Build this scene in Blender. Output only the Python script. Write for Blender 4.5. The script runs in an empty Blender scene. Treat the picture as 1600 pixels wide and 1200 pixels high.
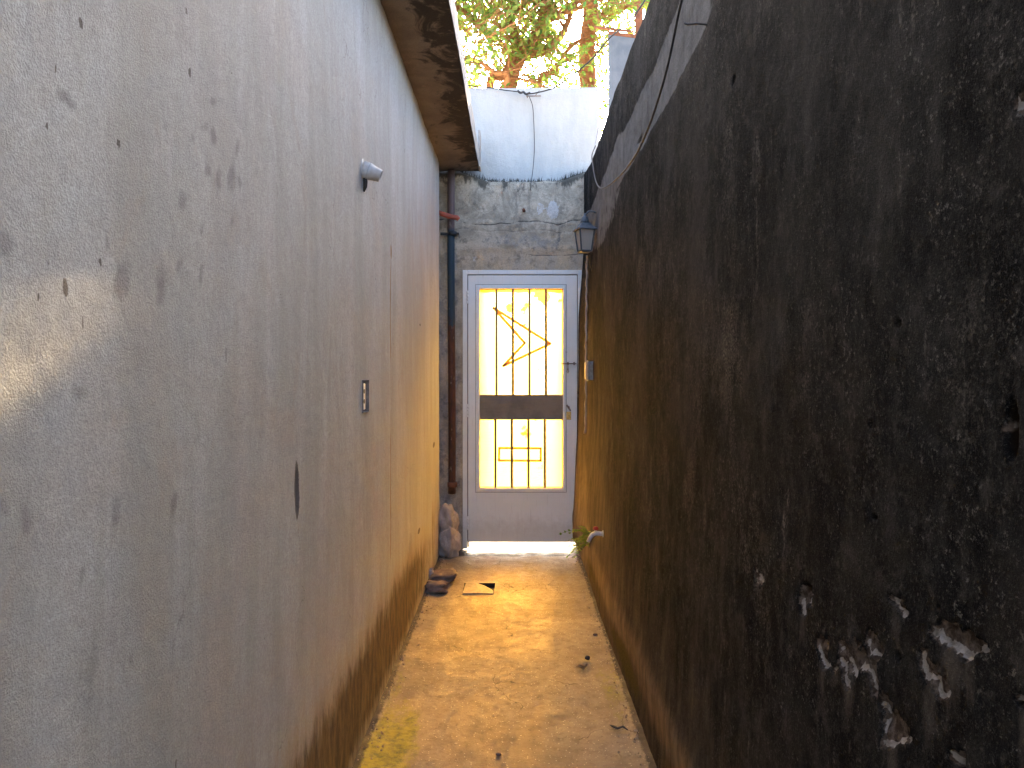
import bpy, math, random
import numpy as np
from mathutils import Vector, noise as mnoise

R = math.radians
random.seed(7); np.random.seed(7)
scn = bpy.context.scene
COL = scn.collection
H = 1.32                                   # eye height

# ---------------------------------------------------------------- camera
cam = bpy.data.cameras.new('camera'); co = bpy.data.objects.new('camera', cam); COL.objects.link(co)
co.location = (0, 0, H); co.rotation_euler = (R(90), 0, 0)
cam.sensor_width = 36; cam.lens = 36 * 1150 / 1600
cam.shift_x = -5 / 1600; cam.shift_y = -20 / 1600
cam.clip_start = .05; cam.clip_end = 3000
scn.camera = co

# ---------------------------------------------------------------- light
SUN_AZ, SUN_EL = R(5.08), R(24.45)
w = bpy.data.worlds.new('World'); scn.world = w; w.use_nodes = True
wn = w.node_tree; wn.nodes.clear()
sky = wn.nodes.new('ShaderNodeTexSky'); sky.sky_type = 'NISHITA'; sky.sun_disc = False
sky.sun_elevation = SUN_EL; sky.sun_rotation = SUN_AZ
sky.dust_density = 4.0; sky.air_density = .5; sky.ozone_density = .15
bg = wn.nodes.new('ShaderNodeBackground'); bg.inputs['Strength'].default_value = .15
wo = wn.nodes.new('ShaderNodeOutputWorld')
wn.links.new(sky.outputs[0], bg.inputs[0]); wn.links.new(bg.outputs[0], wo.inputs[0])
sl = bpy.data.lights.new('sun', 'SUN'); sl.energy = 5.0; sl.angle = R(.6); sl.color = (1.0, .71, .39)
so = bpy.data.objects.new('sun', sl); COL.objects.link(so)
SD = Vector((math.sin(SUN_AZ) * math.cos(SUN_EL), math.cos(SUN_AZ) * math.cos(SUN_EL), math.sin(SUN_EL)))
so.rotation_euler = (-SD).to_track_quat('-Z', 'Y').to_euler()
so.location = (3, 30, 16)
scn.view_settings.view_transform = 'Standard'; scn.view_settings.look = 'None'
scn.view_settings.exposure = 3.55; scn.view_settings.gamma = 1
scn.view_settings.use_curve_mapping = False
scn.cycles.max_bounces = 10; scn.cycles.diffuse_bounces = 6; scn.cycles.transmission_bounces = 6
scn.cycles.transparent_max_bounces = 16
scn.cycles.use_denoising = True
scn.cycles.sample_clamp_indirect = 10

# ---------------------------------------------------------------- numpy noise
def _hash(ix, iy, seed):
    n = (ix.astype(np.int64) * 374761393 + iy.astype(np.int64) * 668265263 + seed * 974634777) & 0x7fffffff
    n = ((n ^ (n >> 13)) * 1274126177) & 0x7fffffff
    n = n ^ (n >> 16)
    return (n & 0xffff) / 65535.0
def vnoise(u, v, seed=0):
    iu = np.floor(u); iv = np.floor(v); fu = u - iu; fv = v - iv
    fu = fu * fu * (3 - 2 * fu); fv = fv * fv * (3 - 2 * fv)
    a = _hash(iu, iv, seed); b = _hash(iu + 1, iv, seed); c = _hash(iu, iv + 1, seed); d = _hash(iu + 1, iv + 1, seed)
    return (a * (1 - fu) + b * fu) * (1 - fv) + (c * (1 - fu) + d * fu) * fv
def fbm(u, v, oc=4, seed=0):
    s = 0; a = .5; t = 0
    for k in range(oc):
        s = s + a * vnoise(u * 2 ** k + 17.3 * k, v * 2 ** k + 9.1 * k, seed + k); t += a; a *= .5
    return s / t - .5
def sstep(a, b, x):
    t = np.clip((x - a) / (b - a), 0, 1); return t * t * (3 - 2 * t)

# ---------------------------------------------------------------- objects
def tag(o, label=None, cat=None, group=None, kind=None):
    if label: o['label'] = label
    if cat: o['category'] = cat
    if group: o['group'] = group
    if kind: o['kind'] = kind
    return o
def thing(name, loc, label, cat, group=None):
    o = bpy.data.objects.new(name, None); COL.objects.link(o); o.location = loc
    o.empty_display_size = .1
    return tag(o, label, cat, group)
def root_loc(p):
    v = Vector((0, 0, 0))
    while p is not None:
        v += p.location; p = p.parent
    return v
class MB:
    """collects shapes in world coordinates and links them as ONE mesh object"""
    def __init__(s): s.v = []; s.f = []; s.sm = []
    def add(s, vs, fs, smooth=False):
        n = len(s.v); s.v += [tuple(p) for p in vs]; s.f += [tuple(i + n for i in f) for f in fs]
        s.sm += [smooth] * len(fs); return s
    def box(s, x0, x1, y0, y1, z0, z1):
        return s.add([(x0,y0,z0),(x1,y0,z0),(x1,y1,z0),(x0,y1,z0),(x0,y0,z1),(x1,y0,z1),(x1,y1,z1),(x0,y1,z1)],
                     [(0,3,2,1),(4,5,6,7),(0,1,5,4),(1,2,6,5),(2,3,7,6),(3,0,4,7)])
    def bbox(s, x0, x1, y0, y1, z0, z1, b=.002):
        """box with chamfered edges (all twelve)"""
        vs = []; idx = {}
        for ix, (xa, sx) in enumerate(((x0, 1), (x1, -1))):
            for iy, (ya, sy) in enumerate(((y0, 1), (y1, -1))):
                for iz, (za, sz) in enumerate(((z0, 1), (z1, -1))):
                    for ax in range(3):
                        idx[(ix, iy, iz, ax)] = len(vs)
                        vs.append((xa + (0 if ax == 0 else sx * b), ya + (0 if ax == 1 else sy * b), za + (0 if ax == 2 else sz * b)))
        fs = []
        g = lambda *k: idx[k]
        fs += [(g(i,0,0,0), g(i,1,0,0), g(i,1,1,0), g(i,0,1,0)) for i in (0, 1)]
        fs += [(g(0,i,0,1), g(1,i,0,1), g(1,i,1,1), g(0,i,1,1)) for i in (0, 1)]
        fs += [(g(0,0,i,2), g(1,0,i,2), g(1,1,i,2), g(0,1,i,2)) for i in (0, 1)]
        for a in (0, 1):
            for c in (0, 1):
                fs.append((g(a,c,0,0), g(a,c,1,0), g(a,c,1,1), g(a,c,0,1)))
                fs.append((g(a,0,c,0), g(a,1,c,0), g(a,1,c,2), g(a,0,c,2)))
                fs.append((g(0,a,c,1), g(1,a,c,1), g(1,a,c,2), g(0,a,c,2)))
        for a in (0, 1):
            for c in (0, 1):
                for d in (0, 1): fs.append((g(a,c,d,0), g(a,c,d,1), g(a,c,d,2)))
        return s.add(vs, fs)
    def tube(s, pts, rad, n=10, cap=True, smooth=True, squash=1.0):
        pts = [Vector(p) for p in pts]
        if not hasattr(rad, '__len__'): rad = [rad] * len(pts)
        vs = []; fs = []; prev = None
        for i, p in enumerate(pts):
            d = (pts[min(i + 1, len(pts) - 1)] - pts[max(i - 1, 0)]).normalized()
            if prev is None:
                up = Vector((0, 0, 1)) if abs(d.z) < .9 else Vector((1, 0, 0))
                a = d.cross(up).normalized()
            else: a = (prev - d * prev.dot(d)).normalized()
            prev = a; b = d.cross(a)
            for k in range(n):
                t = 2 * math.pi * k / n
                vs.append(p + (a * math.cos(t) + b * math.sin(t) * squash) * rad[i])
        for i in range(len(pts) - 1):
            for k in range(n):
                k2 = (k + 1) % n
                fs.append((i*n+k, i*n+k2, (i+1)*n+k2, (i+1)*n+k))
        s.add(vs, fs, smooth)
        if cap:
            m = len(s.v) - len(vs)
            s.f.append(tuple(m + k for k in reversed(range(n)))); s.sm.append(False)
            s.f.append(tuple(m + (len(pts)-1)*n + k for k in range(n))); s.sm.append(False)
        return s
    def lathe(s, p0, axis, prof, n=24, smooth=True, rot=0, cap=True):
        """prof: (distance along axis, radius)"""
        ax = Vector(axis).normalized(); up = Vector((0, 0, 1)) if abs(ax.z) < .9 else Vector((0, 1, 0))
        a = ax.cross(up).normalized(); b = ax.cross(a); p0 = Vector(p0)
        vs = []; fs = []
        for d, r in prof:
            for k in range(n):
                t = 2 * math.pi * k / n + rot
                vs.append(p0 + ax * d + (a * math.cos(t) + b * math.sin(t)) * r)
        for i in range(len(prof) - 1):
            for k in range(n):
                k2 = (k + 1) % n; fs.append((i*n+k, i*n+k2, (i+1)*n+k2, (i+1)*n+k))
        m = len(s.v); s.add(vs, fs, smooth)
        if cap:
            s.f.append(tuple(m + k for k in reversed(range(n)))); s.sm.append(False)
            s.f.append(tuple(m + (len(prof)-1)*n + k for k in range(n))); s.sm.append(False)
        return s
    def prism(s, poly, z0, z1, dz=None):
        """polygon in x,y extruded in z"""
        n = len(poly); vs = [(x, y, z0) for x, y in poly] + [(x, y, z1 + (dz(x, y) if dz else 0)) for x, y in poly]
        fs = [tuple(reversed(range(n))), tuple(range(n, 2*n))] + [(i, (i+1) % n, n+(i+1) % n, n+i) for i in range(n)]
        return s.add(vs, fs)
    def plate(s, poly, y0, y1):
        """polygon in x,z extruded in y (y0 nearer the camera)"""
        n = len(poly); vs = [(x, y0, z) for x, z in poly] + [(x, y1, z) for x, z in poly]
        fs = [tuple(range(n)), tuple(reversed(range(n, 2*n)))] + [(i, n+i, n+(i+1) % n, (i+1) % n) for i in range(n)]
        return s.add(vs, fs)
    def build(s, name, mat, parent=None, loc=None):
        me = bpy.data.meshes.new(name); base = root_loc(parent) if parent is not None else Vector(loc or (0, 0, 0))
        me.from_pydata([(x-base.x, y-base.y, z-base.z) for x, y, z in s.v], [], s.f)
        me.polygons.foreach_set('use_smooth', s.sm)
        me.materials.append(mat); me.update()
        o = bpy.data.objects.new(name, me); COL.objects.link(o)
        if parent is not None: o.parent = parent
        else: o.location = base
        return o

def grid_obj(name, A, B, pos, mat, parent=None, hole=None, attrs=None, extra=None, smooth=True, flip=False, loc=None):
    """A, B 1-D arrays; pos(a, b)->x,y,z arrays; hole(a,b)->bool on face centres; attrs: name->array"""
    a, b = np.meshgrid(A, B, indexing='ij')
    x, y, z = pos(a, b)
    base = root_loc(parent) if parent is not None else Vector(loc or (0, 0, 0))
    V = np.stack([x - base.x, y - base.y, z - base.z], -1).reshape(-1, 3)
    na, nb = len(A), len(B)
    i, j = np.meshgrid(np.arange(na-1), np.arange(nb-1), indexing='ij')
    q = np.stack([i*nb+j, (i+1)*nb+j, (i+1)*nb+j+1, i*nb+j+1], -1)
    if flip: q = q[..., ::-1]
    if hole is not None:
        ca = (A[:-1] + A[1:]) / 2; cb = (B[:-1] + B[1:]) / 2
        ma, mb = np.meshgrid(ca, cb, indexing='ij'); keep = ~hole(ma, mb); q = q[keep]
    q = q.reshape(-1, 4)
    nv = len(V); ev = np.zeros((0, 3)); ef = []
    if extra:
        ev = np.array(extra.v, dtype=float) - np.array(base)[None, :]; ef = [tuple(k + nv for k in f) for f in extra.f]
    me = bpy.data.meshes.new(name)
    me.from_pydata(np.vstack([V, ev]).tolist() if len(ev) else V.tolist(), [], q.tolist() + ef)
    sm = [smooth] * len(q) + [False] * len(ef)
    me.polygons.foreach_set('use_smooth', sm)
    for k, arr in (attrs or {}).items():
        at = me.attributes.new(k, 'FLOAT', 'POINT')
        at.data.foreach_set('value', np.concatenate([arr.reshape(-1), np.zeros(len(ev))]).astype(np.float32))
    me.materials.append(mat); me.update()
    o = bpy.data.objects.new(name, me); COL.objects.link(o)
    if parent is not None: o.parent = parent
    else: o.location = base
    return o

# ---------------------------------------------------------------- material helper
class NT:
    def __init__(s, name, rough=.85, spec=.3):
        s.mat = bpy.data.materials.new(name); s.mat.use_nodes = True; s.t = s.mat.node_tree; s.t.nodes.clear()
        s.out = s.t.nodes.new('ShaderNodeOutputMaterial'); s.b = s.t.nodes.new('ShaderNodeBsdfPrincipled')
        s.t.links.new(s.b.outputs[0], s.out.inputs[0])
        s.b.inputs['Roughness'].default_value = rough; s.b.inputs['Specular IOR Level'].default_value = spec
        g = s.t.nodes.new('ShaderNodeNewGeometry'); s.P = g.outputs['Position']
        tc = s.t.nodes.new('ShaderNodeTexCoord'); s.O = tc.outputs['Object']
        sp = s.t.nodes.new('ShaderNodeSeparateXYZ'); s.l(s.P, sp.inputs[0]); s.X, s.Y, s.Z = sp.outputs
    def l(s, a, b): s.t.links.new(a, b)
    def put(s, v, i):
        if isinstance(v, (int, float)): i.default_value = v
        elif isinstance(v, tuple): i.default_value = v if len(v) == len(i.default_value) else v + (1,)
        else: s.l(v, i)
    def scale(s, sx, sy, sz, src=None, off=(0, 0, 0)):
        n = s.t.nodes.new('ShaderNodeMapping'); s.l(src or s.P, n.inputs[0])
        n.inputs['Scale'].default_value = (sx, sy, sz); n.inputs['Location'].default_value = off; return n.outputs[0]
    def noise(s, vec, sc, det=4, rough=.55, dist=0):
        n = s.t.nodes.new('ShaderNodeTexNoise'); s.l(vec, n.inputs['Vector'])
        n.inputs['Scale'].default_value = sc; n.inputs['Detail'].default_value = det
        n.inputs['Roughness'].default_value = rough; n.inputs['Distortion'].default_value = dist; return n.outputs[0]
    def voro(s, vec, sc, feat='F1', out=0, rnd=1):
        n = s.t.nodes.new('ShaderNodeTexVoronoi'); s.l(vec, n.inputs['Vector']); n.feature = feat
        n.inputs['Scale'].default_value = sc; n.inputs['Randomness'].default_value = rnd; return n.outputs[out]
    def ramp(s, v, a, b, lo=0., hi=1.):
        n = s.t.nodes.new('ShaderNodeMapRange'); n.interpolation_type = 'SMOOTHSTEP'; s.put(v, n.inputs[0])
        n.inputs[1].default_value = a; n.inputs[2].default_value = b; n.inputs[3].default_value = lo; n.inputs[4].default_value = hi
        return n.outputs[0]
    def m(s, op, a, b=0.0, clamp=False):
        n = s.t.nodes.new('ShaderNodeMath'); n.operation = op; n.use_clamp = clamp; s.put(a, n.inputs[0]); s.put(b, n.inputs[1]); return n.outputs[0]
    def mix(s, f, a, b, mode='MIX'):
        n = s.t.nodes.new('ShaderNodeMix'); n.data_type = 'RGBA'; n.blend_type = mode
        s.put(f, n.inputs[0]); s.put(a, n.inputs[6]); s.put(b, n.inputs[7]); return n.outputs[2]
    def attr(s, name):
        n = s.t.nodes.new('ShaderNodeAttribute'); n.attribute_name = name; return n.outputs['Fac']
    def bump(s, h, strength=.5, dist=.003):
        n = s.t.nodes.new('ShaderNodeBump'); s.l(h, n.inputs['Height']); n.inputs['Strength'].default_value = strength
        n.inputs['Distance'].default_value = dist; s.l(n.outputs[0], s.b.inputs['Normal']); return s
    def col(s, c): s.put(c, s.b.inputs['Base Color']); return s

def simple(name, c1, c2, sc=20, rough=.6, metal=0, bump=.2, spec=.4, bd=.001, th=(.35, .65)):
    t = NT(name, rough, spec); n = t.noise(t.P, sc, 6, .6)
    t.col(t.mix(t.ramp(n, *th), c1, c2)); t.b.inputs['Metallic'].default_value = metal
    t.bump(t.noise(t.P, sc * 6, 4), bump, bd); return t.mat

# left wall: pale limewash plaster ------------------------------------------------
def mat_left():
    t = NT('pale_plaster', .9, .2)
    st = t.noise(t.scale(3.2, 3.2, .55), 1.6, 6, .6, .6)            # long vertical runs
    st2 = t.noise(t.scale(5, 5, 1.5), 2.2, 7, .7)
    bl = t.noise(t.P, 1.3, 5, .6, 1.0)
    gr = t.noise(t.P, 420, 3, .7)
    gr2 = t.noise(t.P, 60, 5, .7)
    c = t.mix(t.ramp(st, .35, .65), (.445, .465, .415), (.575, .615, .585))
    c = t.mix(t.ramp(bl, .48, .68, 0, .55), c, (.53, .465, .375))
    c = t.mix(t.ramp(st2, .52, .70, 0, .50), c, (.43, .41, .375))
    c = t.mix(t.ramp(t.noise(t.scale(9, 9, 1.8, off=(3, 1, 5)), 1.7, 4, .6), .60, .72, 0, .3), c, (.68, .68, .67))
    c = t.mix(t.ramp(t.noise(t.scale(1, 1, .6, off=(9, 3, 2)), 2.4, 6, .65, 1.2), .52, .62, 0, .28), c, (.40, .37, .34))
    c = t.mix(t.ramp(t.noise(t.scale(1, 1, .6, off=(2, 8, 4)), 6, 6, .7, .8), .56, .66, 0, .30), c, (.45, .36, .26))
    c = t.mix(t.ramp(gr2, .35, .65, 0, .30), c, (.36, .34, .32))
    c = t.mix(t.ramp(t.noise(t.P, 150, 4, .8), .40, .60, 0, .42), c, (.30, .285, .27))
    c = t.mix(t.ramp(t.noise(t.scale(1, 1, .35, off=(7, 7, 7)), 60, 4, .7), .54, .66, 0, .14), c, (.36, .34, .32))
    c = t.mix(t.ramp(gr, .3, .7, 0, .25), c, (.33, .32, .31))
    cw = t.scale(1, 1, .8); cv_ = t.t.nodes.new('ShaderNodeTexVoronoi'); cv_.feature = 'DISTANCE_TO_EDGE'; cv_.inputs['Scale'].default_value = 1.6
    wp = t.t.nodes.new('ShaderNodeVectorMath'); wp.operation = 'ADD'; t.l(cw, wp.inputs[0]); nn = t.t.nodes.new('ShaderNodeTexNoise'); t.l(t.P, nn.inputs['Vector']); nn.inputs['Scale'].default_value = 5; nn.inputs['Detail'].default_value = 6
    sc_ = t.t.nodes.new('ShaderNodeVectorMath'); sc_.operation = 'SCALE'; sc_.inputs['Scale'].default_value = .35; t.l(nn.outputs['Color'], sc_.inputs[0]); t.l(sc_.outputs[0], wp.inputs[1]); t.l(wp.outputs[0], cv_.inputs['Vector'])
    c = t.mix(t.m('MULTIPLY', t.ramp(cv_.outputs[0], .0035, .0005), t.ramp(t.noise(t.P, 1.1, 3), .50, .58, 0, .55)), c, (.20, .18, .16))
    # smudges
    s = t.m('ADD', t.attr('smudge'), t.m('MULTIPLY', t.m('SUBTRACT', t.noise(t.P, 45, 7, .75), .5), 1.3))
    c = t.mix(t.ramp(s, .28, .90, 0, .56), c, (.20, .185, .175))
    # vertical rusty thin run
    c = t.mix(t.ramp(t.attr('line'), .3, .7, 0, .85), c, (.28, .16, .055))
    # damp at the foot
    d = t.m('ADD', t.attr('damp'), t.m('MULTIPLY', t.m('SUBTRACT', t.noise(t.scale(9, 9, 3.5), 2.0, 8, .7), .5), 1.15))
    dc = t.mix(t.ramp(t.noise(t.scale(8, 8, 3), 3, 6, .7), .35, .65), (.045, .034, .018), (.15, .10, .042))
    c = t.mix(t.ramp(d, .10, .50, 0, .40), c, (.38, .27, .14))
    c = t.mix(t.ramp(d, .42, .95, 0, .93), c, dc)
    # chips: bare render
    k = t.m('ADD', t.attr('chip'), t.m('MULTIPLY', t.m('SUBTRACT', t.noise(t.P, 160, 4, .6), .5), .5))
    c = t.mix(t.ramp(k, .50, .70, 0, .85), c, (.11, .09, .075))
    t.col(c)
    h = t.m('ADD', t.m('MULTIPLY', t.noise(t.P, 300, 4, .65), .8), t.m('MULTIPLY', t.noise(t.P, 60, 6, .75), .7))
    t.bump(h, .7, .0035); return t.mat

# right wall: blackened render ----------------------------------------------------
def mat_right():
    t = NT('blackened_render', .97, .03)
    st = t.noise(t.scale(3.2, 3.2, .7), 2.2, 9, .75, .1)
    st2 = t.noise(t.scale(7, 7, 2.4), 2.0, 7, .75)
    bl = t.noise(t.scale(1, 1, .75), 2.1, 9, .78, .1)
    sp = t.noise(t.P, 150, 5, .75)
    sp2 = t.noise(t.P, 480, 3, .75)
    c = t.mix(t.ramp(bl, .40, .66), (.0045, .0045, .0048), (.034, .032, .029))
    c = t.mix(t.ramp(st, .50, .72, 0, .50), c, (.046, .044, .039))
    c = t.mix(t.ramp(st2, .52, .72, 0, .30), c, (.08, .074, .066))
    c = t.mix(t.ramp(t.noise(t.P, 16, 7, .78), .50, .66, 0, .40), c, (.075, .069, .060))
    # worn pale flecks
    f = t.m('MULTIPLY', t.ramp(t.noise(t.scale(1, 1, .7, off=(4, 4, 1)), 3.4, 9, .80, 0), .51, .66), t.ramp(sp, .44, .62))
    c = t.mix(t.m('MULTIPLY', f, .62), c, (.17, .155, .13))
    f2 = t.m('MULTIPLY', t.ramp(t.noise(t.scale(6, 6, 1.6, off=(1, 7, 3)), 1.6, 7, .75), .60, .70), t.ramp(sp, .40, .58))
    c = t.mix(t.m('MULTIPLY', f2, .6), c, (.20, .18, .155))
    c = t.mix(t.ramp(sp2, .58, .70, 0, .28), c, (.13, .125, .115))
    c = t.mix(t.m('MULTIPLY', t.ramp(t.noise(t.P, 110, 5, .8), .56, .66), t.ramp(t.noise(t.P, 5, 6, .7), .42, .62, .15, .75)), c, (.17, .16, .14))
    c = t.mix(t.ramp(t.noise(t.P, 210, 4, .8), .54, .66, 0, .28), c, (.12, .115, .10))
    c = t.mix(t.ramp(sp2, .46, .30, 0, .55), c, (.008, .008, .008))
    # browner lower part and towards the gate: gold door light painted into the streaks
    br = t.m('ADD', t.attr('brown'), t.m('MULTIPLY', t.m('SUBTRACT', t.noise(t.scale(5, 5, 1.1, off=(2, 2, 2)), 1.8, 6, .65), .5), 1.0))
    bc = t.mix(t.ramp(st2, .35, .65), (.040, .031, .022), (.12, .094, .066))
    bc = t.mix(t.ramp(sp, .35, .65, 0, .35), bc, (.20, .17, .13))
    c = t.mix(t.ramp(br, .30, .95, 0, .88), c, bc)
    # foot of the wall: bare render and moss
    d = t.m('ADD', t.attr('foot'), t.m('MULTIPLY', t.m('SUBTRACT', t.noise(t.scale(12, 12, 3), 1.8, 7, .7), .5), .8))
    fc = t.mix(t.ramp(st2, .35, .65), (.15, .115, .075), (.26, .20, .14))
    c = t.mix(t.ramp(d, .22, .95, 0, .9), c, fc)
    ms = t.m('ADD', t.attr('moss'), t.m('MULTIPLY', t.m('SUBTRACT', t.noise(t.scale(11, 11, 3.5, off=(5, 5, 5)), 1.7, 7, .7), .5), 1.2))
    c = t.mix(t.ramp(ms, .30, .85, 0, .9), c, t.mix(t.ramp(sp, .35, .65), (.055, .050, .014), (.11, .09, .03)))
    # cement band
    e = t.m('ADD', t.attr('cement'), t.m('MULTIPLY', t.m('SUBTRACT', t.noise(t.scale(1, 1, 1.5), 6, 8, .75, .8), .5), 1.0))
    cc = t.mix(t.ramp(t.noise(t.scale(1, 1, 2), 7, 6, .7), .3, .7), (.12, .118, .11), (.20, .195, .185))
    cc = t.mix(t.ramp(st2, .48, .66, 0, .55), cc, (.05, .048, .045))
    cc = t.mix(t.ramp(sp, .40, .62, 0, .35), cc, (.06, .058, .054))
    c = t.mix(t.ramp(e, .42, .60, 0, .95), c, cc)
    # broken spots
    dr = t.m('ADD', t.attr('drip'), t.m('MULTIPLY', t.m('SUBTRACT', t.noise(t.scale(3, 3, 1), 30, 6, .75), .5), .8))
    c = t.mix(t.ramp(dr, .25, .80, 0, .55), c, (.13, .11, .09))
    k = t.m('ADD', t.attr('chip'), t.m('MULTIPLY', t.m('SUBTRACT', t.noise(t.P, 120, 6, .7), .5), .4))
    kc = t.mix(t.ramp(t.noise(t.P, 70, 6, .7), .40, .60), (.17, .135, .11), (.055, .038, .028))
    c = t.mix(t.ramp(k, .42, .56, 0, .90), c, kc)
    c = t.mix(t.ramp(t.m('ADD', t.attr('rim'), t.m('MULTIPLY', t.m('SUBTRACT', t.noise(t.P, 130, 5, .7), .5), .7)), .45, .65, 0, .85), c, (.40, .37, .34))
    c = t.mix(t.ramp(t.attr('hole'), .3, .7, 0, .95), c, (.02, .013, .008))
    t.col(c)
    h = t.m('ADD', t.m('MULTIPLY', t.noise(t.P, 330, 4, .7), .8), t.m('MULTIPLY', t.noise(t.P, 55, 6, .7), 1.1))
    t.bump(h, .75, .004); return t.mat

def mat_end():
    t = NT('old_concrete', .92, .2)
    a = t.noise(t.P, 5, 8, .7, .8); b = t.noise(t.scale(3, 3, .8), 4, 7, .7); g = t.noise(t.P, 150, 4, .7)
    c = t.mix(t.ramp(a, .38, .62), (.42, .36, .265), (.68, .59, .44))
    c = t.mix(t.ramp(b, .54, .70, 0, .6), c, (.15, .137, .115))
    o = t.m('ADD', t.attr('ochre'), t.m('MULTIPLY', t.m('SUBTRACT', t.noise(t.P, 7, 8, .75), .5), 1.7))
    c = t.mix(t.ramp(o, .40, .60, 0, .85), c, t.mix(t.ramp(b, .35, .6), (.70, .56, .37), (.58, .50, .39)))
    bl = t.m('ADD', t.attr('bluish'), t.m('MULTIPLY', t.m('SUBTRACT', t.noise(t.P, 7, 8, .75), .5), 1.8))
    c = t.mix(t.ramp(bl, .42, .60, 0, .85), c, t.mix(t.ramp(b, .35, .65), (.36, .34, .30), (.52, .49, .43)))
    k = t.m('ADD', t.attr('paint'), t.m('MULTIPLY', t.m('SUBTRACT', t.noise(t.P, 45, 6, .7), .5), 1.1))
    c = t.mix(t.ramp(k, .50, .60, 0, .88), c, (.72, .70, .65))
    k2 = t.noise(t.scale(1, 1, 1, off=(3, 3, 3)), 26, 7, .75)
    c = t.mix(t.ramp(k2, .64, .72, 0, .4), c, (.45, .43, .40))
    c = t.mix(t.ramp(t.noise(t.P, 14, 8, .75), .52, .66, 0, .55), c, (.11, .10, .085))
    m = t.m('ADD', t.attr('mossy'), t.m('MULTIPLY', t.m('SUBTRACT', t.noise(t.scale(1, 1, .4), 28, 6, .7), .5), 1.3))
    c = t.mix(t.ramp(m, .4, .65, 0, .85), c, (.05, .048, .038))
    c = t.mix(t.m('MULTIPLY', t.ramp(t.attr('crack'), .35, .8, 0, .9), t.ramp(t.noise(t.P, 7, 5, .7), .42, .56)), c, (.04, .035, .03))
    c = t.mix(t.ramp(g, .3, .7, 0, .35), c, (.14, .125, .105))
    t.col(c)
    t.bump(t.m('ADD', t.m('MULTIPLY', g, .6), t.m('MULTIPLY', t.noise(t.P, 30, 7, .75), 2.0)), .8, .006); return t.mat

def mat_parapet():
    t = NT('whitewashed_render', .88, .25)
    a = t.noise(t.scale(4, 4, 1), 2.5, 7, .7); g = t.noise(t.P, 160, 4, .7)
    c = t.mix(t.ramp(a, .35, .65), (.44, .455, .42), (.50, .515, .47))
    c = t.mix(t.ramp(t.noise(t.scale(18, 18, 1.2), 2, 6, .7), .50, .68, 0, .5), c, (.47, .46, .44))
    c = t.mix(t.ramp(t.noise(t.P, 7, 8, .75, 1.0), .52, .60, 0, .28), c, (.45, .45, .44))
    c = t.mix(t.ramp(t.noise(t.P, 90, 5, .75), .45, .65, 0, .25), c, (.42, .42, .41))
    c = t.mix(t.ramp(t.noise(t.P, 55, 6, .75), .66, .70, 0, .7), c, (.28, .27, .26))
    c = t.mix(t.ramp(g, .35, .65, 0, .12), c, (.4, .4, .4))
    # dirt under the coping and at the foot
    z = t.m('ADD', t.m('ABSOLUTE', t.m('SUBTRACT', t.Z, 3.12)), t.m('MULTIPLY', t.m('SUBTRACT', t.noise(t.scale(9, 9, 3), 3, 7, .7), .5), .22))
    c = t.mix(t.ramp(z, .27, .40, 0, .35), c, (.36, .37, .36))
    t.col(c); t.bump(t.m('ADD', t.m('MULTIPLY', g, .5), t.noise(t.P, 22, 6, .7)), .9, .010); return t.mat

def mat_soffit():
    t = NT('mouldy_soffit', .9, .2)
    a = t.noise(t.scale(1.2, 1, 1), 4.5, 8, .68, 1.0); g = t.noise(t.P, 140, 4, .7)
    c = t.mix(t.ramp(t.noise(t.P, 3, 6, .6), .35, .65), (.145, .115, .085), (.225, .185, .145))
    e = t.m('ADD', a, t.ramp(t.X, -.54, -.27, -.13, .13))
    c = t.mix(t.ramp(e, .47, .60, 0, .93), c, (.028, .023, .019))
    c = t.mix(t.ramp(t.noise(t.P, 16, 7, .75), .58, .70, 0, .5), c, (.33, .25, .18))
    c = t.mix(t.ramp(g, .35, .65, 0, .25), c, (.05, .04, .03))
    t.col(c); t.bump(t.m('ADD', g, t.noise(t.P, 30, 6, .7)), .6, .005); return t.mat

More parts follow.
